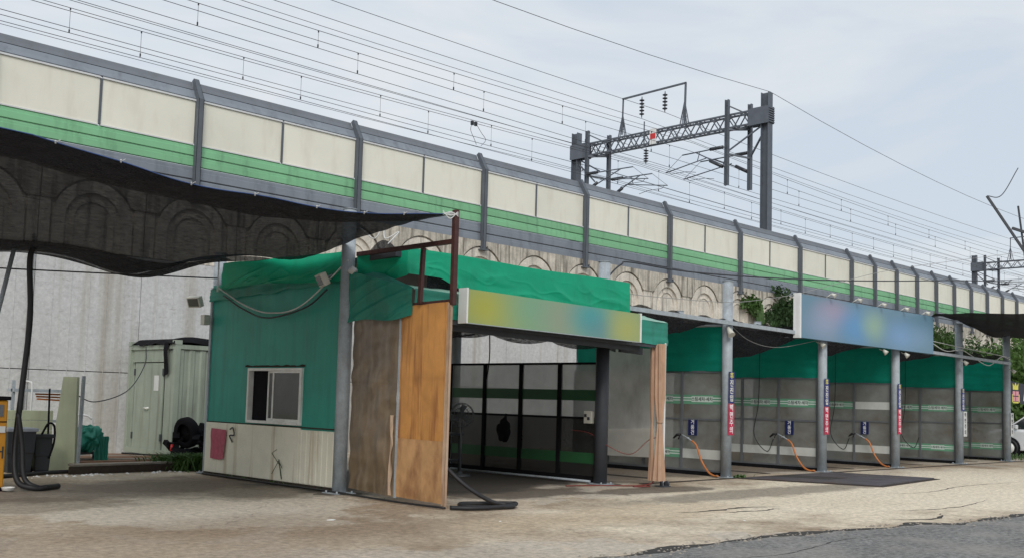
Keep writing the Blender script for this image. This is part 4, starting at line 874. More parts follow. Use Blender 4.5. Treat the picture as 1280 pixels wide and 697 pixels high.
# ------------------------------------------------------------------ local cables
def cable(name, label, pts, r, m, n=8): return tag(obj(name, MB().tube(spline(pts, n), r, 6), m, loc=pts[0]), label, 'cable')
cable('power_cable', 'thick black cable arching from the hut column across to the right above the blue sign', [(16.2, 13.5, 4.0), (16.35, 13.5, 4.25), (16.7, 13.5, 4.5), (17.05, 13.5, 4.58), (19.38, 13.5, 4.62), (24.0, 13.5, 4.94), (29.1, 13.5, 5.42), (34.4, 13.5, 5.98), (40.4, 13.5, 6.55), (60, 13.5, 8.6)], .018, 'wire')
cable('thin_cable', 'thin white cable climbing behind the first full column over the blue sign', [(16.3, 13.5, 3.9), (17.5, 13.2, 3.88), (20.0, 13.2, 3.99), (21.39, 13.2, 4.15), (23.37, 13.2, 4.49), (25.15, 13.2, 4.89), (30, 13.4, 5.9), (45, 14, 8.4)], .007, 'cable_grey')
cable('thin_cable', 'black cable strung from the left edge to the rear hut column', [(5.4, 18.8, 3.6), (6.22, 18.6, 3.62), (8.1, 18.6, 3.73), (10.3, 18.6, 3.87)], .014, 'wire')
cable('loop_cable', 'pale cable looping across the teal wall', [(10.24, 18.45, 3.68), (10.22, 18.1, 3.55), (10.2, 17.3, 3.26), (10.2, 16.45, 3.09), (10.2, 15.42, 3.18), (10.22, 14.12, 3.88)], .014, 'rope_white')
cable('loop_cable', 'black cable looping just below the pale one on the teal wall', [(10.24, 18.2, 3.5), (10.21, 17.4, 3.2), (10.2, 16.5, 3.0), (10.2, 15.3, 3.14), (10.22, 14.7, 3.42)], .016, 'wire')
cable('thin_cable', 'black cable drooping from the container roof to the leaning pale green panel', [(11.3, 23.6, 2.65), (11.0, 23, 2.2), (10.3, 22.3, 1.6), (9.3, 21.6, 1.35), (8.45, 20.6, 1.5)], .012, 'wire')
cable('thin_cable', 'grey cable between the first two full columns under the net', [(20.4, 13.3, 3.55), (21.5, 13.4, 3.2), (22.8, 13.4, 3.12), (24.6, 13.3, 3.4)], .006, 'cable_grey')
cable('thin_cable', 'white cables tangled on the beam beside the rightmost column', [(31.4, 13.2, 3.75), (32.5, 13.2, 3.55), (33.7, 13.2, 3.65), (34.6, 13.2, 3.5), (36, 13.2, 3.25), (37.2, 13.2, 3.6), (38.0, 13.2, 3.55)], .014, 'rope_white')
cable('thin_cable', 'straight grey cable above the beam at the right end of the bays', [(31.4, 13.2, 3.8), (34, 13.2, 3.72), (38, 13.2, 3.62)], .012, 'rope_white')
cable('wall_conduit', 'dark thin conduit running up the concrete wall at far left', [(9.02, 24.93, .3), (9.02, 24.93, 2.5), (9.04, 24.93, 5.2)], .03, 'joint')
cable('thin_cable', 'thin black line hanging in the hut bay from the canopy to the partition', [(14.2, 14.8, 3.1), (14.6, 15.2, 2.4), (15.5, 16.3, 1.7)], .012, 'black')
cable('red_cable', 'dark red cord drooping from the hut bay partition to the tied curtain', [(16.05, 14.2, 1.05), (16.05, 13.7, 1.0), (16.1, 13.3, .78), (16.35, 12.9, .62), (16.6, 12.65, .9), (16.68, 12.5, .97)], .008, 'cord_red')
cable('extension_cable', 'orange red cord lying on the floor by the tied curtain', [(14.9, 13.3, .02), (15.6, 13.1, .02), (16.2, 12.7, .02), (16.5, 12.62, .03), (16.4, 12.45, .02), (16.1, 12.62, .02), (16.55, 12.5, .08), (16.62, 12.45, .4)], .013, 'cord_red')
cable('thin_hose', 'black hose lying along the foot of the hut to the orange door', [(10.25, 18.7, .03), (10.2, 16.5, .03), (10.2, 14.6, .03), (10.1, 13.2, .03), (10.05, 12.2, .03), (10.1, 11.35, .03)], .018, 'rubber')
cable('ground_hose', 'black hose lying on the ground before the wooden deck', [(5.5, 18.6, .04), (6.98, 19.4, .04), (7.8, 19.85, .04), (8.8, 19.95, .04), (10.2, 20.1, .04)], .04, 'rubber')
cable('thin_cable', 'thick white rope knotted by the black net above the hut corner', [(10.42, 14.1, 4.45), (10.5, 13.8, 4.25), (10.6, 13.7, 4.45), (10.5, 13.5, 4.22), (10.7, 13.4, 4.35), (10.4, 13.3, 4.1)], .01, 'rope_white')
bnm = MB(); bnm.grid(lambda u, v: (10.55 + .05 * u, 13.95 - .9 * u, 4.02 + .20 * v * math.sin(math.pi * min(1, u * 1.2 + .1))), 10, 4); tag(obj('net_bundle', bnm, 'net_bay', loc=(10.5, 13.6, 4)), 'small bundle of black net above the hut corner behind the brown bar', 'net')
hz = MB()
hz.tube(spline([(10.3, 12.1, 1.0), (10.36, 11.9, .75), (10.62, 11.55, .35), (10.95, 11.3, .1), (11.15, 11.15, .05), (11.1, 10.95, .04), (10.75, 11.0, .04), (10.45, 11.3, .04), (10.6, 11.55, .05), (11.0, 11.4, .05), (11.3, 11.1, .06), (10.95, 10.95, .05), (10.4, 11.05, .04), (10.15, 11.3, .04)], 8), .032, 10)
tag(obj('vacuum_hose', hz, 'rubber', loc=(10.7, 11.3, 0)), 'thick black ribbed hose coiled at the foot of the orange door', 'hose')

# flood lights on the hut
def flood(x, y, z, d, label):
    F = thing('flood_light', label, 'lamp', (x, y, z)); d = Vector(d).normalized(); s_ = Vector((d.y, -d.x, 0)).normalized(); up = s_.cross(d)
    c = Vector((x, y, z)); m = MB(); a_ = c + d * .02; b_ = c + d * .14; m.bar(a_, b_, .32, .22); obj('housing', m, 'light_head', F, bevel=.015)
    obj('lens', MB().bar(b_ + d * .001, b_ + d * .006, .25, .16), 'glass_grey', F); obj('bracket', MB().tube([c - d * .12, c + d * .03], .02, 6), 'galv', F)
flood(10.2, 14.7, 3.62, (-.8, .25, -.45), 'cream flood light at the top of the teal wall by the corner column')
flood(10.2, 19.15, 3.45, (-.75, -.3, -.35), 'cream flood light on the rear column over the container')
tag(obj('junction_box', MB().box(10.18, 10.3, 18.8, 18.95, 2.95, 3.15), 'light_head', loc=(10.2, 18.9, 3)), 'small pale junction box on the rear column of the hut', 'box')
tag(obj('junction_box', MB().box(10.22, 10.32, 14.38, 14.48, 4.28, 4.5), 'light_head', loc=(10.3, 14.4, 4.3)), 'small beige box at the top of the corner column', 'box')
pb = MB().grid(lambda u, v: (10.27 + .07 * math.sin(6.28 * u) * math.sin(3.14 * v), 14.05 + .10 * math.cos(6.28 * u) * math.sin(3.14 * v), 3.62 + .16 * v + .02 * nse((u * 6, v * 5, 0))), 16, 8)
tag(obj('plastic_bag', pb, 'plate_white', loc=(10.3, 14.1, 3.6)), 'crumpled white plastic tied round the corner column', 'bag')
# towel, twig, hook
tw = MB(); tw.grid(lambda u, v: (HX - .075 - .03 * nse((u * 3, v * 2, 1)) - .015 * math.sin(u * 9), 18.0 + .56 * u - .08 * (1 - v) * (u - .2) + .06 * (1 - v), .90 - .02 * u - .58 * (1 - v) + .04 * u * v + .06 * (1 - v) * abs(u - .4)), 14, 16)
tag(obj('towel', tw, 'towel', loc=(HX, 18.3, .3)), 'pink red towel hanging on the pale lower panel', 'towel')
tg = MB(); tg.tube([(HX - .05, 16.05, .1), (HX - .09, 16.1, .45)], .01, 5); tg.tube([(HX - .08, 16.08, .35), (HX - .1, 16.32, .55), (HX - .08, 16.2, .62)], .007, 5); tg.tube([(HX - .08, 16.1, .4), (HX - .09, 15.98, .3)], .007, 5); tg.tube([(HX - .08, 16.1, .44), (HX - .1, 16.3, .18)], .006, 5)
tag(obj('dry_twig', tg, 'leaf_dark', loc=(HX, 16, .1)), 'thin dark twig standing against the pale lower panel', 'twig')
tw2 = MB(); tw2.tube(spline([(HX - .08, 17.85, .92), (HX - .1, 17.72, .95), (HX - .08, 17.7, .82), (HX - .09, 17.84, .80), (HX - .08, 17.75, .68)]), .014, 6); tag(obj('bent_wire', tw2, 'dark_steel', loc=(HX, 17.8, .8)), 'short bent wire hook right of the pink towel', 'hook')

# ------------------------------------------------------------------ inside the hut bay
fan = thing('pedestal_fan', 'grey pedestal fan standing in the dark hut bay', 'fan', (14.9, 16.3, 0))
obj('base', MB().lathe((14.9, 16.3, 0), [(.22, 0), (.22, .03), (.04, .06), (.03, .1)], 20), 'fan_grey', fan); obj('stem', MB().tube([(14.9, 16.3, .05), (14.9, 16.3, 1.15)], .02, 8), 'fan_grey', fan)
ax = Vector((-.75, -.65, .05)).normalized(); fc = Vector((14.9, 16.3, 1.28)); fm = MB(); 
for r_, h_ in ((.26, .0), (.24, .06), (.24, -.05), (.16, .08), (.08, .09)):
    x_ = ax.cross(Vector((0, 0, 1))).normalized(); y_ = ax.cross(x_); fm.tube([fc + ax * h_ + (x_ * math.cos(t * .2618) + y_ * math.sin(t * .2618)) * r_ for t in range(25)], .006, 5, False)
for t in range(24): fm.tube([fc + ax * .09 + (x_ * math.cos(t * .2618) + y_ * math.sin(t * .2618)) * .03, fc + ax * .08 + (x_ * math.cos(t * .2618) + y_ * math.sin(t * .2618)) * .16, fc + (x_ * math.cos(t * .2618) + y_ * math.sin(t * .2618)) * .26], .003, 4, False)
obj('guard', fm, 'fan_grey', fan); obj('motor', MB().tube([fc - ax * .05, fc - ax * .2], .07, 12), 'fan_grey', fan)
for k_ in range(3):
    bl = MB(); a0 = k_ * 2.094; bl.add([fc + ax * .01, fc + ax * .02 + (x_ * math.cos(a0) + y_ * math.sin(a0)) * .22, fc + ax * .03 + (x_ * math.cos(a0 + .5) + y_ * math.sin(a0 + .5)) * .23, fc + ax * .0 + (x_ * math.cos(a0 + 1.0) + y_ * math.sin(a0 + 1.0)) * .15], [(0, 1, 2, 3)]); obj('blade', bl, 'frame_grey', fan)
wc = thing('work_table', 'dark work table with shelf at the back of the hut bay', 'table', (14.6, 17.3, 0))
obj('top', MB().box(13.9, 15.6, 17.0, 17.6, .82, .87), 'dark_steel', wc); obj('shelf', MB().box(13.95, 15.55, 17.05, 17.55, .25, .29), 'dark_steel', wc)
for x, y in ((13.95, 17.05), (15.55, 17.05), (13.95, 17.55), (15.55, 17.55)): obj('leg', MB().box(x - .025, x + .025, y - .025, y + .025, 0, .82), 'dark_steel', wc)
rl = MB(); hc = Vector((16.0, 16.03, .97))
def bagf(u, v):
    a_ = 2 * math.pi * u; b_ = math.pi * v; q_ = (math.cos(a_) * math.sin(b_), math.sin(a_) * math.sin(b_), math.cos(b_)); k_ = 1 + .35 * nse(q_, 1.6, 2) + .12 * nse(q_, 4, 5)
    return hc + Vector((-.10 + .09 * q_[0] * k_, .19 * q_[1] * k_, .25 * q_[2] * k_))
rl.grid(bagf, 32, 20); rl.tube(spline([hc + Vector((-.08, .03, .2)), hc + Vector((-.03, .02, .36)), hc + Vector((-.08, -.05, .2))]), .012, 6)
tag(obj('cloth_bag', rl, 'black', loc=(16, 16, .9)), 'lumpy black bag hanging on the dark partition', 'bag')
sw = thing('switch_box', 'pale electric socket box on the dark partition by the column', 'box', (16.08, 13.72, 1.3)); obj('casing', MB().box(15.98, 16.08, 13.62, 13.82, 1.2, 1.45), 'light_head', sw, bevel=.008); obj('socket', MB().box(15.97, 15.98, 13.66, 13.72, 1.27, 1.33), 'dark_steel', sw); obj('socket', MB().box(15.97, 15.98, 13.74, 13.80, 1.33, 1.39), 'dark_steel', sw)
fh = MB(); fh.tube([(15.9, 13.55, .05), (15.8, 14.6, .06), (15.7, 17.5, .06)], .025, 8); tag(obj('floor_pipe', fh, 'galv', loc=(15.8, 14, 0)), 'grey pipe lying along the foot of the dark partition', 'pipe')
bk2 = MB(); bk2.tube([(13.3, 18.4, 0), (13.3, 18.4, 3.6)], .11, 12); tag(obj('rear_post', bk2, 'dark_steel', loc=(13.3, 18.4, 0)), 'dark post at the back of the hut bay behind the fan', 'post')
bnk = MB(); bnk.tube(spline([(15.4, 18.3, 2.5), (15.4, 18.3, 2.75), (15.6, 18.2, 2.95), (16.6, 17.8, 3.15)]), .02, 6); tag(obj('bent_pipe', bnk, 'dark_steel', loc=(15.4, 18.3, 2.5)), 'thin bent pipe above the dark partition against the pale wall', 'pipe')

# ------------------------------------------------------------------ container
ct_ = thing('storage_container', 'pale green shipping container beside the concrete wall with a closed steel door', 'container', (12.9, 23.5, .1))
cx0, cx1, cy0, cy1, cz0, cz1 = 11.4, 14.4, 22.3, 24.72, .12, 2.70
b = MB()
for y in (cy0, cy1 - .12): b.box(cx0, cx0 + .12, y, y + .12, cz0, cz1); b.box(cx1 - .12, cx1, y, y + .12, cz0, cz1)
obj('corner_post', b, 'container', ct_)
for q in ((cx0, cx0 + .1, cy0 + .12, cy1 - .12, cz1 - .1, cz1), (cx0, cx0 + .1, cy0 + .12, cy1 - .12, cz0, cz0 + .12), (cx0 + .12, cx1 - .12, cy0, cy0 + .1, cz1 - .1, cz1), (cx0 + .12, cx1 - .12, cy0, cy0 + .1, cz0, cz0 + .12)): obj('rail', MB().box(*q), 'container', ct_)
b = MB(); n_ = 10; pts = []
for i in range(n_): a_ = cx0 + .12 + (cx1 - cx0 - .24) * i / n_; w_ = (cx1 - cx0 - .24) / n_; pts += [(a_, cy0 + .03), (a_ + w_ * .35, cy0 + .03), (a_ + w_ * .5, cy0 + .05), (a_ + w_ * .85, cy0 + .05)]
pts.append((cx1 - .12, cy0 + .03)); k_ = len(pts); b.add([(p[0], p[1], cz0 + .1) for p in pts] + [(p[0], p[1], cz1 - .1) for p in pts], [(i, i + 1, k_ + i + 1, k_ + i) for i in range(k_ - 1)]); obj('side_wall', b, 'container', ct_)
b = MB(); b.box(cx0 + .12, cx1, cy0 + .07, cy1, cz1 - .03, cz1 - .005); b.box(cx0 + .12, cx1 - .02, cy1 - .05, cy1 - .02, cz0, cz1 - .03); obj('roof', b, 'container', ct_)
b = MB(); b.box(cx0 + .05, cx0 + .08, cy0 + .12, cy0 + .55, cz0 + .1, cz1 - .1); b.box(cx0 + .05, cx0 + .08, cy0 + 2.15, cy1 - .12, cz0 + .1, cz1 - .1); b.box(cx0 + .04, cx0 + .08, cy0 + .55, cy0 + 2.15, 2.35, cz1 - .1); b.box(cx0 + .0, cx0 + .05, cy0 + .5, cy0 + 2.2, 2.30, 2.36); obj('front_wall', b, 'container', ct_)
d = obj('door', MB().box(cx0 + .02, cx0 + .06, cy0 + .60, cy0 + 2.05, cz0 + .06, 2.28), 'container', ct_, bevel=.006)
hm = MB(); hm.tube([(cx0 - .03, cy0 + 1.22, 1.2), (cx0 - .03, cy0 + 1.42, 1.2)], .018, 8); hm.tube([(cx0 - .03, cy0 + 1.25, 1.2), (cx0 + .02, cy0 + 1.25, 1.2)], .03, 10); obj('handle', hm, 'alu', d)
for z in (.45, 1.98):
    for y in (cy0 + .58, cy0 + 2.05): obj('hinge', MB().box(cx0 + .0, cx0 + .03, y - .03, y + .03, z, z + .16), 'dark_steel', d)
pn = obj('paper_notice', MB().box(cx0 + .014, cx0 + .019, cy0 + .80, cy0 + 1.03, 1.62, 1.98), 'plate_white', d)
b = MB()
for y in (cy0, cy1 - .16):
    b.box(cx0 - .01, cx0 + .15, y - .01, y + .16, cz1 - .001, cz1 + .1)
obj('corner_casting', b, 'container', ct_); obj('casting_hole', MB().box(cx0 - .013, cx0 - .009, cy0 + .04, cy0 + .10, cz1 + .02, cz1 + .08), 'black', ct_)
bt = MB(); bt.grid(lambda u, v: (11.35 + 2.2 * v, 24.5 - 2.2 * u, 2.71 + .17 * math.sin(math.pi * v) ** .3 * (1 if .02 < u < .98 else .1) + .06 * nse((u * 6, v * 3, 0))), 40, 14); tag(obj('roof_tarp', bt, 'black', loc=(12, 23.4, 2.7)), 'crumpled black tarp lying on the container roof', 'tarp')
bt = MB(); bt.grid(lambda u, v: (11.36 - .02 * math.sin(v * 5), 22.78 - .20 * u + .03 * nse((v * 3, 0, u)), 2.75 - .78 * v + .05 * u * v), 6, 14); tag(obj('hanging_strap', bt, 'black', loc=(11.4, 22.7, 2)), 'black strip of netting hanging beside the container door', 'strap')
# tyre stack between container and hut
for i, (x, y, z, r_, tilt, lb) in enumerate([(11.2, 21.2, .72, .34, 0, 'upper worn tyre leaning in the gap between container and hut'), (11.3, 21.35, .2, .34, 1, 'lower tyre lying in the gap between container and hut')]):
    axv = (1, .25, .2) if not tilt else (.25, .1, 1); tag(obj('car_tyre', MB().lathe((x, y, z), [(r_ * .6, -.09), (r_ * .9, -.1), (r_, -.06), (r_, .06), (r_ * .9, .1), (r_ * .6, .09), (r_ * .58, 0), (.01, .02)], 28, axv), 'black', loc=(x, y, z - r_)), lb, 'tyre')
jk = MB()
for i in range(90): x, y = random.uniform(11.1, 12.1), random.uniform(20.2, 22.0); z, s_ = random.uniform(.0, .75), random.uniform(.05, .16); jk.bar((x, y, z), (x + random.uniform(-.3, .3), y + random.uniform(-.3, .3), z + .1), s_)
tag(obj('scrap_heap', jk, 'black', loc=(12, 20.5, 0)), 'heap of dark scrap under the tyres beside the hut', 'scrap', kind='stuff')
tag(obj('red_bottle', MB().tube([(11.02, 21.5, .3), (11.02, 21.5, .45)], [.05, .03], 8), 'red', loc=(11.02, 21.5, .3)), 'small red bottle on the scrap heap by the container', 'bottle')

# ------------------------------------------------------------------ deck of boards
dk_ = thing('wooden_deck', 'low wooden deck of weathered boards in front of the container', 'deck', (9.9, 21, 0))
Q = [Vector((8.0, 19.6, 0)), Vector((10.75, 19.9, 0)), Vector((11.3, 22.6, 0)), Vector((9.6, 23.6, 0))]
nbd = 11
for i in range(nbd):
    t0, t1 = i / nbd + .006, (i + 1) / nbd - .006; zt = .17 + .02 * random.random()
    p = [Q[0].lerp(Q[3], t0), Q[1].lerp(Q[2], t0), Q[1].lerp(Q[2], t1), Q[0].lerp(Q[3], t1)]; p = [Vector((a_.x + random.uniform(-.06, .06), a_.y, 0)) for a_ in p]
    obj('board', MB().prism([(a_.x, a_.y, zt - .035) for a_ in p], (0, 0, .035)), 'wood' if i % 4 else 'wood_old', dk_)
for t in (.03, .5, .97): obj('joist', MB().bar(tuple(Q[0].lerp(Q[1], t) + Vector((0, .06, .07))), tuple(Q[3].lerp(Q[2], t) + Vector((0, -.06, .07))), .07, .12), 'wood', dk_)
obj('fascia', MB().bar((8.0, 19.58, .08), (10.75, 19.88, .08), .03, .14), 'grime', dk_)
# leaning pale green panel, low sandwich panel fence, bins, rack
lp = thing('leaning_panel', 'tall narrow pale green panel standing beside the rack', 'panel', (8.25, 20.4, 0)); obj('board', MB().prism([(8.0, 20.55, .02), (8.33, 20.15, .02), (8.30, 20.18, 1.84), (8.12, 20.4, 1.84)], (.07, .06, 0)), 'pale_green', lp)
obj('edge_channel', MB().bar((8.38, 20.12, .02), (8.42, 20.16, 1.86), .07, .05), 'galv', lp)
sp_ = thing('panel_fence', 'low fence of pale green horizontal panels behind the black bin', 'fence', (7.5, 20.8, 0))
for i in range(6): obj('plank', MB().bar((6.0, 21.1, .1 + .195 * i), (8.1, 20.75, .1 + .195 * i), .05, .188), 'pale_green', sp_, bevel=.008)
rk = thing('steel_rack', 'grey steel rack with orange junk behind the panel fence', 'rack', (8.1, 22.2, 0))
for x, y in ((7.75, 22.0), (8.75, 21.9)): obj('upright', MB().box(x, x + .06, y, y + .06, 0, 1.75), 'galv', rk)
obj('shelf', MB().box(7.75, 8.8, 21.9, 22.3, 1.52, 1.58), 'galv', rk); obj('shelf', MB().box(7.75, 8.8, 21.9, 22.3, .9, .95), 'galv', rk)
jm = MB()
for i in range(3): jm.bar((8.25, 22.0 + .05 * i, 1.38 + .05 * i), (8.75, 22.1, 1.36 + .06 * i), .035)
tag(obj('stacked_tools', jm, 'hose_orange', loc=(8.4, 22.0, 1.0)), 'orange sticks stacked on the steel rack', 'tools')
hn = MB(); hn.tube(spline([(7.74, 21.5, .9), (7.74, 21.5, 1.62), (7.78, 21.45, 1.72), (7.86, 21.4, 1.72), (7.90, 21.36, 1.62), (7.90, 21.36, .9)], 6), .018, 8); tag(obj('trolley_hoop', hn, 'white_paint', loc=(8.1, 21.4, 1.3)), 'white hooped trolley back rising above the panel fence', 'trolley')
ld = thing('hand_truck', 'white tubular hand truck standing behind the leaning panel', 'hand truck', (9.2, 22, 0))
hl = MB(); hl.tube(spline([(8.75, 22.1, .1), (8.78, 22.1, .95), (8.85, 22.1, 1.05), (9.2, 21.9, 1.06), (9.32, 21.85, 1.0), (9.36, 21.85, .9), (9.4, 21.85, .1)], 5), .022, 8); obj('frame', hl, 'white_paint', ld)
for z in (.35, .6, .82): obj('rung', MB().tube([(8.78, 22.08, z), (9.37, 21.87, z)], .016, 6), 'white_paint', ld)
def bin_(x, y, h, w_, label, lid):
    B = thing('waste_bin', label, 'bin', (x, y, 0), 'black bins by the machine'); m = MB(); a_ = w_ / 2
    def fr_(z, s_): return [(x - s_, y - s_, z), (x + s_, y - s_, z), (x + s_, y + s_, z), (x - s_, y + s_, z)]
    vs = fr_(.06, a_ * .8) + fr_(h * .5, a_ * .9) + fr_(h * .52, a_ * .95) + fr_(h, a_); fs = [(3, 2, 1, 0)]
    for i in range(3):
        for j in range(4): fs.append((4 * i + j, 4 * i + (j + 1) % 4, 4 * i + 4 + (j + 1) % 4, 4 * i + 4 + j))
    m.add(vs, fs); obj('body', m, 'bin', B, bevel=.02); l_ = MB(); l_.box(x - a_ - .03, x + a_ + .03, y - a_ - .03, y + a_ + .03, h, h + .07); obj('lid', l_, lid, B, bevel=.02)
    for s_ in (-1, 1): obj('wheel', MB().tube([(x + s_ * a_ * .8 - .03, y + a_ * .85, .08), (x + s_ * a_ * .8 + .03, y + a_ * .85, .08)], .08, 14), 'rubber', B)
bin_(7.15, 19.9, .80, .5, 'black bin with a pale blue grey lid beside the orange machine', 'bin_lid'); bin_(7.6, 19.95, .68, .32, 'small dark bin right of the pale lidded bin', 'bin')
pk = MB(); pk.tube([(7.72, 19.9, .1), (7.70, 19.95, 1.6)], .018, 6); pk.tube(spline([(7.55, 19.8, .75), (7.62, 19.7, .95), (7.75, 19.75, .9), (7.78, 19.8, .6), (7.7, 19.8, .3)]), .02, 6); tag(obj('mop_pole', pk, 'black', loc=(7.7, 19.9, 0)), 'thin black pole and hose standing by the bins', 'pole')
gt = MB()
def bundle(u, v):
    a_ = 2 * math.pi * u; q_ = (math.cos(a_) * 1.3, math.sin(a_) * 1.3, v * 3.4); r_ = max(0, math.sin(math.pi * v)) ** .6 * (1 + .55 * abs(nse(q_, 1.6)) + .10 * abs(nse(q_, 3, 3)) - .2); return (8.95 + .34 * r_ * math.cos(a_), 21.1 + .3 * r_ * math.sin(a_), .58 - .24 * math.cos(math.pi * v) + .16 * nse(q_, 1.1, 7))
gt.grid(bundle, 110, 60); gt.grid(lambda u, v: (9.0 + .28 * u + .04 * nse((u * 5, v * 4, 3)), 20.85 - .03 * math.sin(u * 20), .16 + .5 * v), 14, 10); tag(obj('tarp_bundle', gt, 'tarp_teal', loc=(9, 21.1, .3)), 'bundled dark green tarp heaped on the wooden deck', 'tarp')
tag(obj('small_stool', (lambda m: [m.box(8.7, 9.2, 20.9, 21.3, .3, .34)] + [m.box(x, x + .04, y, y + .04, .17, .3) for x in (8.7, 9.16) for y in (20.9, 21.26)] and m)(MB()) or MB(), 'dark_steel', loc=(9, 21, .2)), 'dark low stand under the bundled green tarp', 'stand')
cable('deck_hose', 'black hose curled on the deck by the container door', [(10.3, 22.4, .22), (10.6, 21.6, .22), (10.9, 21.5, .22), (10.8, 21.2, .22)], .02, 'rubber')
# orange machine at the left edge
om = thing('vacuum_machine', 'orange coin operated car care machine cut by the left edge', 'machine', (5.6, 17.1, 0))
obj('cabinet', MB().box(5.12, 5.93, 16.95, 17.55, .05, 1.40), 'orange_machine', om, bevel=.02); obj('cap', MB().box(5.09, 5.96, 16.92, 17.58, 1.401, 1.46), 'black', om, bevel=.01)
obj('coin_panel', MB().box(5.68, 5.86, 16.935, 16.949, 1.15, 1.33), 'frame_grey', om); obj('coin_slot', MB().box(5.73, 5.79, 16.925, 16.934, 1.18, 1.30), 'black', om); obj('seam', MB().box(5.13, 5.92, 16.94, 16.949, 1.06, 1.075), 'black', om)
obj('label_plate', MB().box(5.6, 5.90, 16.93, 16.949, .90, 1.0), 'plate_white', om); obj('plinth', MB().box(5.08, 5.97, 16.9, 17.6, 0, .05), 'black', om)
text('lettering', '에어', .2, 'ink', om, (5.735, 16.944, .58), (1, 0, 0), (0, 0, 1))
tag(obj('vacuum_hose', MB().tube(spline([(6.24, 17.2, 3.86), (6.2, 17.2, 3.6), (6.26, 17.2, 2.7), (6.2, 17.2, 1.5), (6.12, 17.1, .6), (6.12, 16.9, .15), (6.3, 16.7, .05), (6.55, 16.75, .05), (6.75, 16.9, .05)], 8), .045, 12), 'rubber', loc=(6.2, 17, 0)), 'thick black hose hanging from the net beside the orange machine', 'hose')
tag(obj('vacuum_hose', MB().tube(spline([(6.1, 17.0, 1.2), (6.17, 16.95, .7), (6.2, 16.85, .2), (6.35, 16.7, .06), (6.5, 16.7, .06)], 8), .04, 10), 'rubber', loc=(6.1, 17, 0)), 'second black hose curving down the side of the orange machine', 'hose')
tag(obj('boom_pole', MB().tube([(5.6, 17.4, 1.46), (6.03, 17.4, 3.9)], .035, 10), 'galv', loc=(5.6, 17.4, 1.4)), 'slanting grey pole rising from the orange machine to the net', 'pole')
tag(obj('boom_pole', MB().tube([(5.4, 18.9, 0), (5.4, 18.9, 3.9)], .05, 10), 'galv', loc=(5.4, 18.9, 0)), 'net support pole left of the orange machine', 'pole')
tag(obj('white_bowl', MB().lathe((5.95, 16.8, 0), [(.02, .01), (.08, .02), (.1, .07)], 14), 'litter', loc=(5.95, 16.8, 0)), 'small white bowl at the foot of the orange machine', 'bowl')
pebb = MB()
for i in range(60): x = random.uniform(6.8, 10.4); y = 19.3 + (x - 6.8) * .1 + random.gauss(0, .12); s_ = random.uniform(.01, .03); pebb.add([(x - s_, y - s_, 0), (x + s_, y - s_, 0), (x + s_, y + s_, 0), (x - s_, y + s_, 0), (x, y, s_)], [(0, 1, 4), (1, 2, 4), (2, 3, 4), (3, 0, 4)])
tag(obj('gravel', pebb, 'litter'), 'white pebbles scattered before the wooden deck', 'gravel', kind='stuff')

# ------------------------------------------------------------------ plants
def leaves(c, r, n_, s_, seed, flat=1.0, hang=0):
    rnd = random.Random(seed); m = MB(); c = Vector(c); cl = [(c + Vector((rnd.gauss(0, .42) * r[0], rnd.gauss(0, .42) * r[1], rnd.gauss(0, .42) * r[2])), rnd.uniform(.25, .5)) for _ in range(max(3, n_ // 60))]
    for i in range(n_):
        q, rr = rnd.choice(cl); p = q + Vector((rnd.gauss(0, .5) * rr * r[0], rnd.gauss(0, .5) * rr * r[1], rnd.gauss(0, .5) * rr * r[2]))
        d = Vector((rnd.gauss(0, 1), rnd.gauss(0, 1), rnd.gauss(0, 1) * flat - hang)).normalized(); e_ = d.cross(Vector((rnd.random(), rnd.random(), rnd.random() + .1))).normalized(); L_ = s_ * rnd.uniform(.6, 1.4)
        m.add([p - d * L_, p + e_ * L_ * .4, p + d * L_, p - e_ * L_ * .4], [(0, 1, 2, 3)])
    return m
def tree(x, y, h, r, n_, label, m, s_=.14, seed=1):
    T = thing('tree', label, 'tree', (x, y, 0), 'trees beyond the bays'); rnd = random.Random(seed); tk_ = MB(); tk_.tube([(x, y, 0), (x + .1, y, h * .3), (x - .05, y + .1, h * .55), (x, y, h * .85)], [.16, .13, .09, .03], 10)
    for i in range(7):
        a_ = i * .9 + rnd.random(); z = h * (.3 + .07 * i); tk_.tube([(x, y, z), (x + math.cos(a_) * r * .4, y + math.sin(a_) * r * .4, z + h * .1), (x + math.cos(a_) * r * .75, y + math.sin(a_) * r * .75, z + h * .2)], [.06, .04, .015], 6)
    obj('trunk', tk_, 'bark', T); obj('crown', leaves((x, y, h * .6), (r, r, h * .42), n_, s_, seed), m, T)
tree(52, 17.2, 5.0, 2.3, 9000, 'bright green tree just beyond the rightmost column', 'leaf_light', seed=3)
tree(56, 18.6, 5.0, 2.4, 8000, 'dark leafy tree low behind the banner', 'leaf_dark', seed=5); tree(60, 15.6, 5.2, 2.6, 9000, 'green tree farther beyond the banner', 'leaf', seed=8); tree(66, 20, 5.5, 3, 8000, 'low spreading tree at the foot of the wall far right', 'leaf', .18, seed=11)
ivs = [((42.7, 24.75, 5.9), (1.15, .3, .75), 3500, 'dense dark ivy bush on the wall just left of the blue sign', 'leaf_dark'), ((39.9, 24.8, 6.1), (.55, .25, .5), 900, 'trailing ivy tuft below the barrier left of the dense bush', 'leaf'), ((52, 24.5, 4.7), (4, .4, 1.0), 6000, 'ivy on the wall directly right of the blue sign', 'leaf'),
       ((60, 24.4, 4.9), (4, .5, 1.2), 7000, 'ivy climbing the wall between the two rightmost columns', 'leaf'), ((68, 24.4, 4.6), (4.5, .5, 1.3), 7000, 'ivy on the far wall behind the rightmost column', 'leaf_dark'), ((33.2, 24.85, 5.0), (.2, .1, .4), 250, 'small weed growing from a wall joint above the hut bay', 'leaf')]
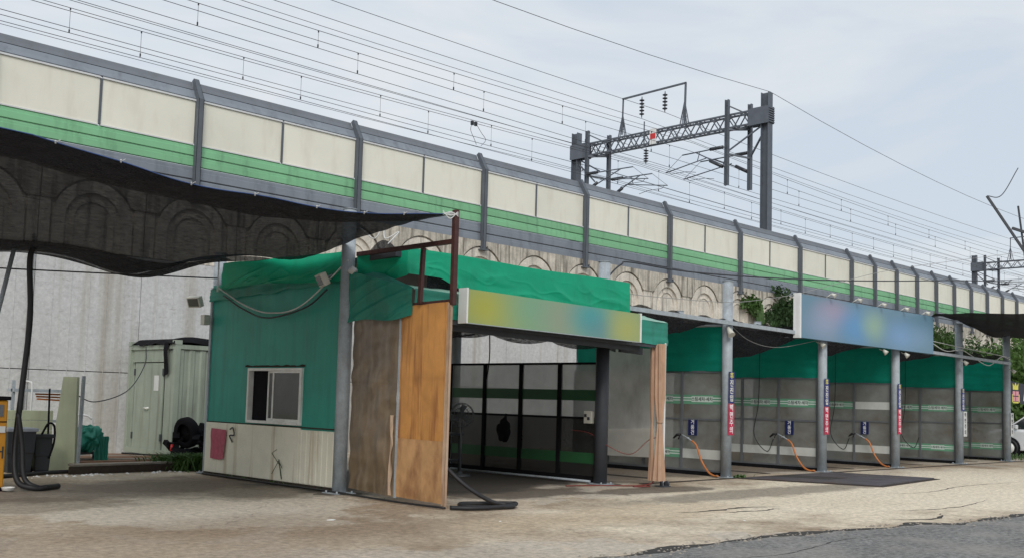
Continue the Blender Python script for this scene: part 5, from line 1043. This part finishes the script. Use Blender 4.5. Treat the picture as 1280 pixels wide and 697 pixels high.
for c, r_, n_, lb, m in ivs: tag(obj('ivy', leaves(c, r_, n_, .11, hash(lb[:9]) % 1 + int(c[0]), hang=.6), m, loc=(c[0], c[1], c[2])), lb, 'ivy')
tl = MB(); tr_ = random.Random(4)
for i in range(16):
    x = 39.9 + tr_.gauss(.3, .35); z = 6.3; L_ = tr_.uniform(.3, 1.3)
    for k_ in range(9): q = k_ / 9; p = Vector((x + q * .3, 24.8, z - L_ * q)); tl.add([p, p + Vector((.12, -.06, -.05)), p + Vector((.05, -.08, -.22)), p + Vector((-.05, -.02, -.1))], [(0, 1, 2, 3)])
tag(obj('hanging_fern', tl, 'leaf', loc=(40, 24.8, 6)), 'fern fronds trailing from the wall top above the bay net', 'fern')
def weeds(c, r_, n_, h, label, m='leaf'):
    mm = MB(); rn_ = random.Random(int(c[0] * 10))
    for i in range(n_):
        x = c[0] + rn_.gauss(0, r_[0]); y = c[1] + rn_.gauss(0, r_[1]); a_ = rn_.random() * 6.28; hh = h * rn_.uniform(.4, 1.2); w_ = .012; dx, dy = math.cos(a_), math.sin(a_)
        mm.add([(x - dy * w_, y + dx * w_, 0), (x + dy * w_, y - dx * w_, 0), (x + dx * hh * .35 + dy * w_ * 1.5, y + dy * hh * .35 - dx * w_ * 1.5, hh * .6), (x + dx * hh * .35 - dy * w_ * 1.5, y + dy * hh * .35 + dx * w_ * 1.5, hh * .6), (x + dx * hh * .8, y + dy * hh * .8, hh * .75)], [(0, 1, 2, 3), (3, 2, 4)])
    return tag(obj('weeds', mm, m, loc=(c[0], c[1], 0)), label, 'weeds', kind='stuff')
weeds((10.72, 20.15), (.30, .26), 2600, .38, 'clump of green weeds at the corner between deck and hut'); weeds((10.3, 16.6), (.03, 1.3), 60, .08, 'tiny weeds along the foot of the hut'); weeds((40.5, 16.5), (1.2, 1.5), 2500, .22, 'grass growing beyond the last partition')
weeds((20.7, 13.1), (.12, .05), 60, .1, 'tiny weeds at the foot of the first full column'); weeds((47, 15), (3, 2), 3000, .25, 'grass verge around the white car')

# ------------------------------------------------------------------ white car beyond the bays
car = thing('parked_car', 'white sport utility car behind the rightmost column', 'car', (42.9, 13.3, 0))
def sec(y, hw, zb, zt, r_=.12): return [(-hw, zb), (-hw, zt - r_), (-hw + r_ * .8, zt), (hw - r_ * .8, zt), (hw, zt - r_), (hw, zb)]
st_ = [(15.62, .70, .35, .72), (15.5, .84, .28, .92), (15.2, .90, .26, 1.04), (14.75, .91, .26, 1.10), (12.5, .92, .26, 1.12), (11.4, .92, .26, 1.12), (11.1, .86, .3, 1.1)]
m = MB(); vs = [];
for y, hw, zb, zt in st_: vs += [(42.9 + a_, y, b_) for a_, b_ in sec(y, hw, zb, zt)]
fs = [tuple(range(6)), tuple(reversed(range(36, 42)))]
for i in range(6):
    for j in range(6): fs.append((6 * i + j, 6 * i + 6 + j, 6 * i + 6 + (j + 1) % 6, 6 * i + (j + 1) % 6))
m.add(vs, fs); obj('body', m, 'car_white', car, bevel=.03)
m = MB(); rfz = [(14.75, .84, 1.08), (14.0, .72, 1.62), (13.4, .70, 1.70), (11.9, .70, 1.68), (11.15, .80, 1.1)]; vs = []
for y, hw, z in rfz: vs += [(42.9 - hw, y, z), (42.9 + hw, y, z)]
for y, hw, z in rfz[1:4]: pass
gs = MB(); base_ = [(14.75, .85), (14.0, .86), (13.4, .87), (11.9, .87), (11.15, .82)]
vb_ = []
for (y, hw, z), (yb_, hb) in zip(rfz, base_): vb_ += [(42.9 - hb, y, 1.09), (42.9 - hw, y, z), (42.9 + hw, y, z), (42.9 + hb, y, 1.09)]
gs.add(vb_, [(4 * i + j, 4 * i + 4 + j, 4 * i + 5 + j, 4 * i + 1 + j) for i in range(4) for j in (0, 1, 2)]); obj('windows', gs, 'glass_dark', car)
rfm = MB(); rfm.box(42.9 - .70, 42.9 + .70, 11.9, 13.9, 1.69, 1.735); 
for sx in (-1, 1): rfm.bar((42.9 + sx * .86, 14.72, 1.1), (42.9 + sx * .73, 14.0, 1.64), .05); rfm.bar((42.9 + sx * .88, 13.2, 1.1), (42.9 + sx * .71, 13.2, 1.7), .05); rfm.bar((42.9 + sx * .7, 14.0, 1.66), (42.9 + sx * .7, 11.9, 1.70), .06)
obj('roof', rfm, 'car_white', car, bevel=.02)
for y in (14.65, 12.0):
    for sx in (-1, 1):
        xw = 42.9 + sx * .84; wh = obj('wheel', MB().lathe((xw - .11, y, .35), [(.0, 0), (.22, 0), (.24, .02), (.34, .0), (.355, .05), (.355, .17), (.34, .22), (.24, .2), (.22, .22), (0, .22)], 28, (1, 0, 0)), 'rubber', car)
        obj('rim', MB().lathe((xw - .125 if sx < 0 else xw + .115, y, .35), [(0, 0), (.21, 0), (.21, .01), (0, .012)], 20, (1, 0, 0)), 'alu', wh)
        obj('wheel_arch', MB().lathe((xw - .10, y, .36), [(0, 0), (.42, 0), (.42, .2), (0, .2)], 28, (1, 0, 0)), 'black', car)
for sx in (-1, 1): obj('headlight', MB().box(42.9 + sx * .72 - .12, 42.9 + sx * .72 + .12, 15.42, 15.56, .74, .88), 'alu', car, bevel=.02); obj('mirror', MB().box(42.9 + sx * .98 - .08, 42.9 + sx * .98 + .08, 14.3, 14.42, 1.08, 1.24), 'car_white', car, bevel=.03)
obj('bumper', MB().box(42.15, 43.65, 15.50, 15.66, .3, .5), 'black', car, bevel=.03)
# banner beyond
bn_ = thing('banner', 'dark banner with a yellow crown and pink letters right of the last column', 'banner', (44, 15, 2))
pm = [(43.0, 15.0, 2.20), (46.5, 15.0, 1.9), (46.5, 15.0, 2.78), (43.0, 15.0, 2.98)]
obj('cloth', MB().prism(pm, (0, .02, 0)), 'banner_dark', bn_)
crn = MB(); x, z = 43.75, 2.75
crn.prism([(x - .28, 14.99, z - .12), (x + .28, 14.99, z - .12), (x + .32, 14.99, z + .14), (x + .14, 14.99, z + .02), (x, 14.99, z + .17), (x - .14, 14.99, z + .02), (x - .32, 14.99, z + .14)], (0, .008, 0)); obj('crown', crn, 'yellow', bn_)
pk_ = MB()
for dz in (0, 1): 
    pk_.box(x - .33, x - .05, 14.985, 14.995, z - .36 - dz * .22, z - .18 - dz * .22); pk_.box(x + .02, x + .33, 14.985, 14.995, z - .36 - dz * .22, z - .18 - dz * .22)
obj('pink_block', pk_, 'pink', bn_); yk = MB(); yk.box(x - .4, x - .34, 14.985, 14.995, z - .62, z - .3); yk.box(x + .34, x + .42, 14.985, 14.995, z - .62, z - .3); yk.box(x - .3, x + .3, 14.986, 14.995, z - .66, z - .6); obj('yellow_edge', yk, 'yellow', bn_)
text('lettering', 'A', .5, 'text_white', bn_, (44.75, 14.985, 2.35), (1, 0, 0), (0, 0, 1))
bp_ = MB(); bp_.tube([(43.0, 15.05, 0), (43.0, 15.05, 3.05)], .04, 8); bp_.tube([(46.5, 15.05, 0), (46.5, 15.05, 2.9)], .04, 8); obj('banner_pole', bp_, 'dark_steel', bn_)
